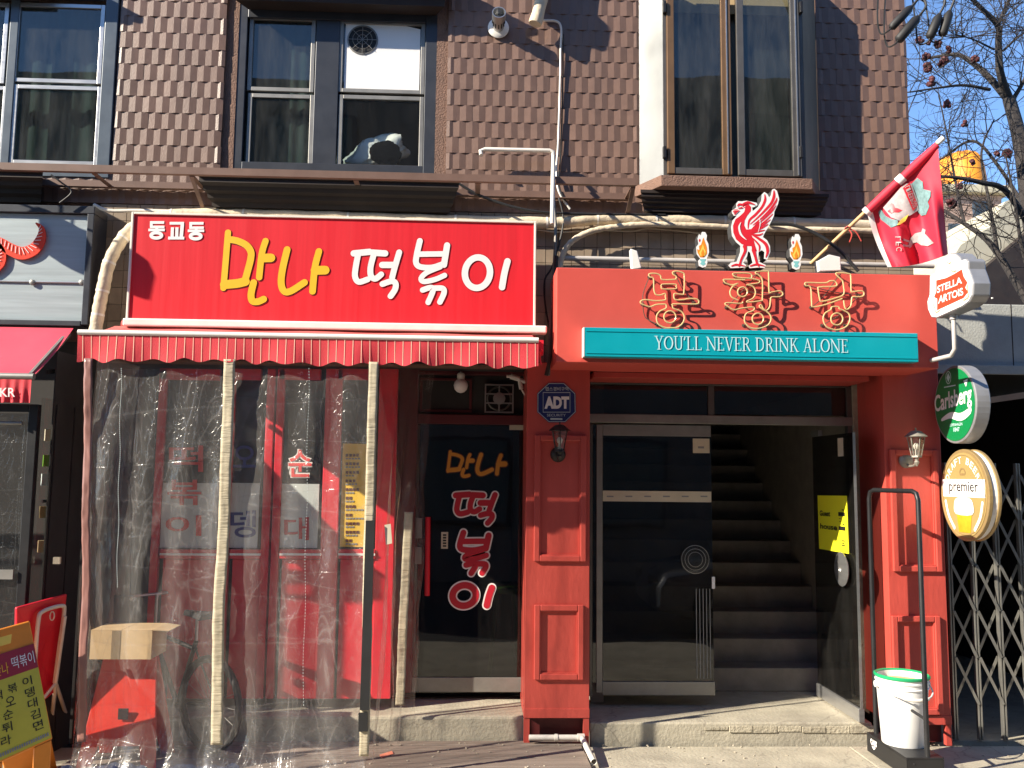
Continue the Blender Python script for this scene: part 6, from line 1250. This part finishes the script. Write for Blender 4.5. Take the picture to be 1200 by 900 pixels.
# ================================================================== tree behind the passage
tr2 = thing('bare_tree', 'bare winter tree with dark red fruit behind the passage wall at right', 'tree', V((P(1230,420,6.5).x, 6.5, 0)))
tm = MB(); tw = MB(); rnd = random.Random(4); fruits = []
def limb(pts, r0, r1):
    path = smooth([P(x,y,Y) for x, y, Y in pts], 6); n = len(path); tm.tube(path, [.55*(r0+(r1-r0)*i/(n-1)) for i in range(n)], 7); return path
def twig(p, d, L, r, lev):
    n = 5; path = [p]; q_ = p; dd = d.normalized()
    for k in range(n): dd = (dd+V((rnd.gauss(0,.22), rnd.gauss(0,.22), rnd.gauss(0,.2)+.03))).normalized(); q_ = q_+dd*L/n; path.append(q_)
    tw.tube(path, [r*(1-.6*i/n) for i in range(n+1)], 4 if lev else 5, caps=False)
    if lev > 0:
        for k in range(3 if lev > 1 else 3):
            i = rnd.randint(1, n); twig(path[i], (path[i]-path[i-1]).normalized()+V((rnd.gauss(0,.7), rnd.gauss(0,.7), rnd.gauss(0,.6))), L*rnd.uniform(.45,.75), r*.62, lev-1)
    elif rnd.random() < .05: fruits.append(path[-1])
Y6 = 6.5
limbs = [limb([(1262,900,Y6),(1245,560,Y6),(1228,380,Y6),(1208,260,Y6),(1196,170,Y6),(1182,115,Y6)], .30, .17), limb([(1182,115,Y6),(1172,85,6.3),(1170,50,6.2),(1169,30,6.1),(1150,10,6),(1128,-12,5.8)], .12, .05), limb([(1169,30,6.1),(1178,10,6.2),(1188,-14,6.3)], .06, .04), limb([(1182,118,Y6),(1160,92,6.6),(1140,74,6.8),(1122,64,7),(1100,66,7.2),(1080,70,7.3)], .11, .03), limb([(1160,105,Y6),(1130,100,6.4),(1100,103,6.2),(1066,108,6)], .05, .02), limb([(1186,118,Y6),(1198,98,6.4),(1212,70,6.2)], .07, .04),
 limb([(1215,280,Y6),(1180,225,6.2),(1150,214,6),(1120,208,5.9),(1085,206,5.8)], .10, .03), limb([(1232,400,Y6),(1190,330,6.8),(1160,285,7),(1130,262,7.2),(1095,240,7.4)], .13, .04), limb([(1205,250,Y6),(1170,195,7),(1140,165,7.2),(1105,185,7.4),(1085,195,7.5)], .06, .02), limb([(1175,60,6.2),(1195,42,6),(1215,30,5.8)], .035, .02), limb([(1165,58,6.2),(1140,46,6),(1118,40,5.8)], .03, .012), limb([(1170,300,7),(1160,240,7),(1150,180,7),(1165,140,7)], .06, .02), limb([(1130,262,7.2),(1120,215,7.3),(1110,160,7.3),(1100,110,7.2)], .05, .015), limb([(1236,420,Y6),(1200,300,6.2),(1190,240,6.0),(1178,180,5.9)], .07, .02)]
for j, L in enumerate(limbs):
    for k in range(6 if j == 0 else 13):
        i = rnd.randint(max(1, len(L)//4 if j else len(L)*2//3), len(L)-1); d = (L[i]-L[i-1]).normalized(); twig(L[i], d*.5+V((rnd.gauss(0,.7), rnd.gauss(0,.6), rnd.gauss(.1,.6))), rnd.uniform(.5,1.3), .009, 2)
tm.build('trunk', 'bark', tr2); tw.build('twigs', 'twig', tr2, kind='stuff')
pf_ = [P(x,y,6.3) for x, y in ((1078,47),(1089,50),(1099,52),(1112,58),(1086,66),(1087,79),(1092,96),(1107,71),(1143,69),(1110,122),(1131,145),(1103,75),(1169,180),(1181,180),(1125,218),(1140,190),(1115,238))]
fme = None
for p_ in pf_:
    if fme is None:
        m = MB(); 
        for k in range(9): d = V((rnd.gauss(0,1),rnd.gauss(0,1),rnd.gauss(0,1))).normalized()*.035; m.lathe([(.004,-.035),(.026,-.02),(.032,.01),(.02,.03),(.004,.038)], d, d, 6)
        o = m.build('fruit', 'fruit', None, origin=(0,0,0)); fme = o.data; o.parent = tr2; o.location = p_-ORG[tr2]
    else: o = bpy.data.objects.new('fruit', fme); COL.objects.link(o); o.parent = tr2; o.location = p_-ORG[tr2]; o.rotation_euler = (rnd.random()*6, rnd.random()*6, 0); o.scale = [rnd.uniform(.7,1.3)]*3
# far houses
fh = thing('brick_house', 'distant brick house with an orange rooftop cover behind the bare tree', 'house', (P(1150,400,15).x, 16, 0))
hq = rect(1072, 228, 1178, 430, 15); MB().box(hq[0], hq[1], 15, 19, 0, hq[3]).build('wall', 'brick', fh); MB().box(hq[0]-.2, hq[1]+.2, 14.8, 19.2, hq[3]+.002, hq[3]+.22).build('cornice', 'plaster', fh, bevel=.03)
w_ = MB().pbox(1140, 236, 1163, 260, 14.97, .1).build('window', 'winblue', fh); MB().pbox(1143, 239, 1151, 257, 14.95, .015).build('pane', 'glass', w_); MB().pbox(1152.5, 239, 1160, 257, 14.95, .015).build('pane', 'glass', w_)
w_ = MB().pbox(1112, 262, 1126, 290, 14.97, .1).build('window', 'winblue', fh); MB().pbox(1114, 264, 1124, 288, 14.95, .015).build('pane', 'glass', w_)
cs = MB(); hx = (hq[1]-hq[0])/18
for r in range(28):
    z = hq[3]-.14*(r+1)
    for k in range(18):
        x = hq[0]+k*hx+(r % 2)*hx*.5
        if x+hx*.94 < hq[1]: cs.box(x, x+hx*.94, 14.985+rnd.uniform(-.008,.006), 14.999, z, z+.125)
cs.build('brick_courses', 'brick', fh, kind='stuff')
oc_ = P(1121,226,16.5); ow_ = P(1147,226,16.5).x-oc_.x; oh_ = P(1121,184,16.5).z-oc_.z
MB().grid(lambda u, v: V((oc_.x+ow_*math.cos(math.pi*u)*max(math.cos(v*1.5),.02)**.45, 16.5-1.0*math.sin(math.pi*u)*max(math.cos(v*1.5),.02)**.5, oc_.z+oh_*math.sin(v*1.5707)**.8+.03*math.sin(u*40)*math.cos(v*1.5))), 48, 16).build('roof_cover', 'orangeroof', fh)
ph = thing('plaster_house', 'distant pale plastered house with a sloping roofline behind the tree', 'house', (P(1210,400,12).x, 13, 0))
pq = [P(x,y,12) for x, y in ((1118,300),(1126,287),(1160,266),(1178,236),(1200,226),(1330,190),(1330,560),(1118,560))]; 
for p_ in pq[-2:]: p_.z = 0
MB().prism(pq, (0,3,0)).build('wall', 'plaster', ph)
rp = [P(x,y,11.7) for x, y in ((1126,338),(1330,165),(1330,560),(1126,560))]; 
for p_ in rp[-2:]: p_.z = 0
MB().prism(rp, (0,.25,0)).build('shade_slab', 'darkbrown', ph)  # dark slab stands in for the diagonal shadow on the plaster
# street opposite (behind the viewer; it is what the panes mirror)
op = thing('opposite_building', 'plain building across the street behind the viewer', 'building', (0,-11,0))
MB().box(-14, 30, -15, -9.5, 0, 9.4).build('wall', 'opp', op)
for k in range(14):
    for r in range(3):
        x = -13+k*3; z = 1.0+r*3.0; o = MB().box(x, x+1.7, -9.49, -9.43, z, z+1.7).build('window', 'windark', op); MB().box(x+.08, x+1.62, -9.429, -9.42, z+.08, z+1.62).build('pane', 'curtainteal', o)

# car parked beside the viewer, outside the frame: the pub door mirrors it
cx_, cy0, cy1 = 2.25, -5.0, -3.4
pc_ar = thing('parked_car', 'grey parked car at the right of the viewer mirrored in the pub door glass', 'car', (cx_+2.1, -4.2, 0))
prof = [(0,.32),(.02,.62),(.12,.78),(.9,.93),(1.55,1.40),(2.0,1.47),(2.9,1.44),(3.45,1.12),(4.0,1.02),(4.12,.8),(4.15,.35),(3.75,.28),(.4,.26)]
MB().prism([V((cx_+x, cy0+.06, z)) for x, z in prof], (0,cy1-cy0-.12,0)).build('body', 'car', pc_ar, bevel=.07, seg=3)
for y in (cy0+.05, cy1-.06):
    MB().prism([V((cx_+x, y, z)) for x, z in ((1.08,.95),(1.62,1.36),(2.1,1.41),(2.1,.96))], (0,.012,0)).build('side_window', 'blackrub', pc_ar); MB().prism([V((cx_+x, y, z)) for x, z in ((2.16,.96),(2.16,1.41),(2.85,1.38),(3.3,1.10),(3.3,.98))], (0,.012,0)).build('side_window', 'blackrub', pc_ar)
    for x in (.78, 3.4):
        yy = y+(.02 if y > -4 else -.0); wl = MB().lathe([(.20,-.08),(.31,-.09),(.33,-.05),(.33,.05),(.31,.09),(.20,.08)], (cx_+x, yy, .33), (0,1,0), 26).build('wheel', 'blackrub', pc_ar)
        rm = MB(); rm.lathe([(.20,-.085),(.21,.085),(.05,.07),(.05,-.07)], (cx_+x, yy, .33), (0,1,0), 20)
        for k in range(5): a = 2*math.pi*k/5; rm.bar((cx_+x, yy+.08, .33), (cx_+x+.2*math.cos(a), yy+.085, .33+.2*math.sin(a)), .05, .02, V((0,1,0)))
        rm.build('rim', 'alu_dull', wl)
for y in (cy0+.2, cy1-.45): MB().box(cx_-.01, cx_+.05, y, y+.28, .62, .74).build('headlight', 'clearglass', pc_ar, bevel=.02)
# grit and dry leaves on the pavement
gm_ = MB(); rnd = random.Random(9)
for k in range(170):
    x, y = rnd.uniform(-.9, 3.9), rnd.uniform(-.75, .03) if rnd.random() < .7 else rnd.uniform(-.06,.03); z = (zd if x < .75 else .05)+.002
    if -.8 < x < .75 and y > .0: continue
    r = rnd.uniform(.003,.009); a = rnd.random()*6; u = V((math.cos(a)*r, math.sin(a)*r, r*.1)); w_ = V((-math.sin(a)*r*.6, math.cos(a)*r*.6, 0)); gm_.obox((x, y, z+r*.25), u, w_, (0,0,r*.3))
gm_.build('grit', 'slab', None, kind='stuff')
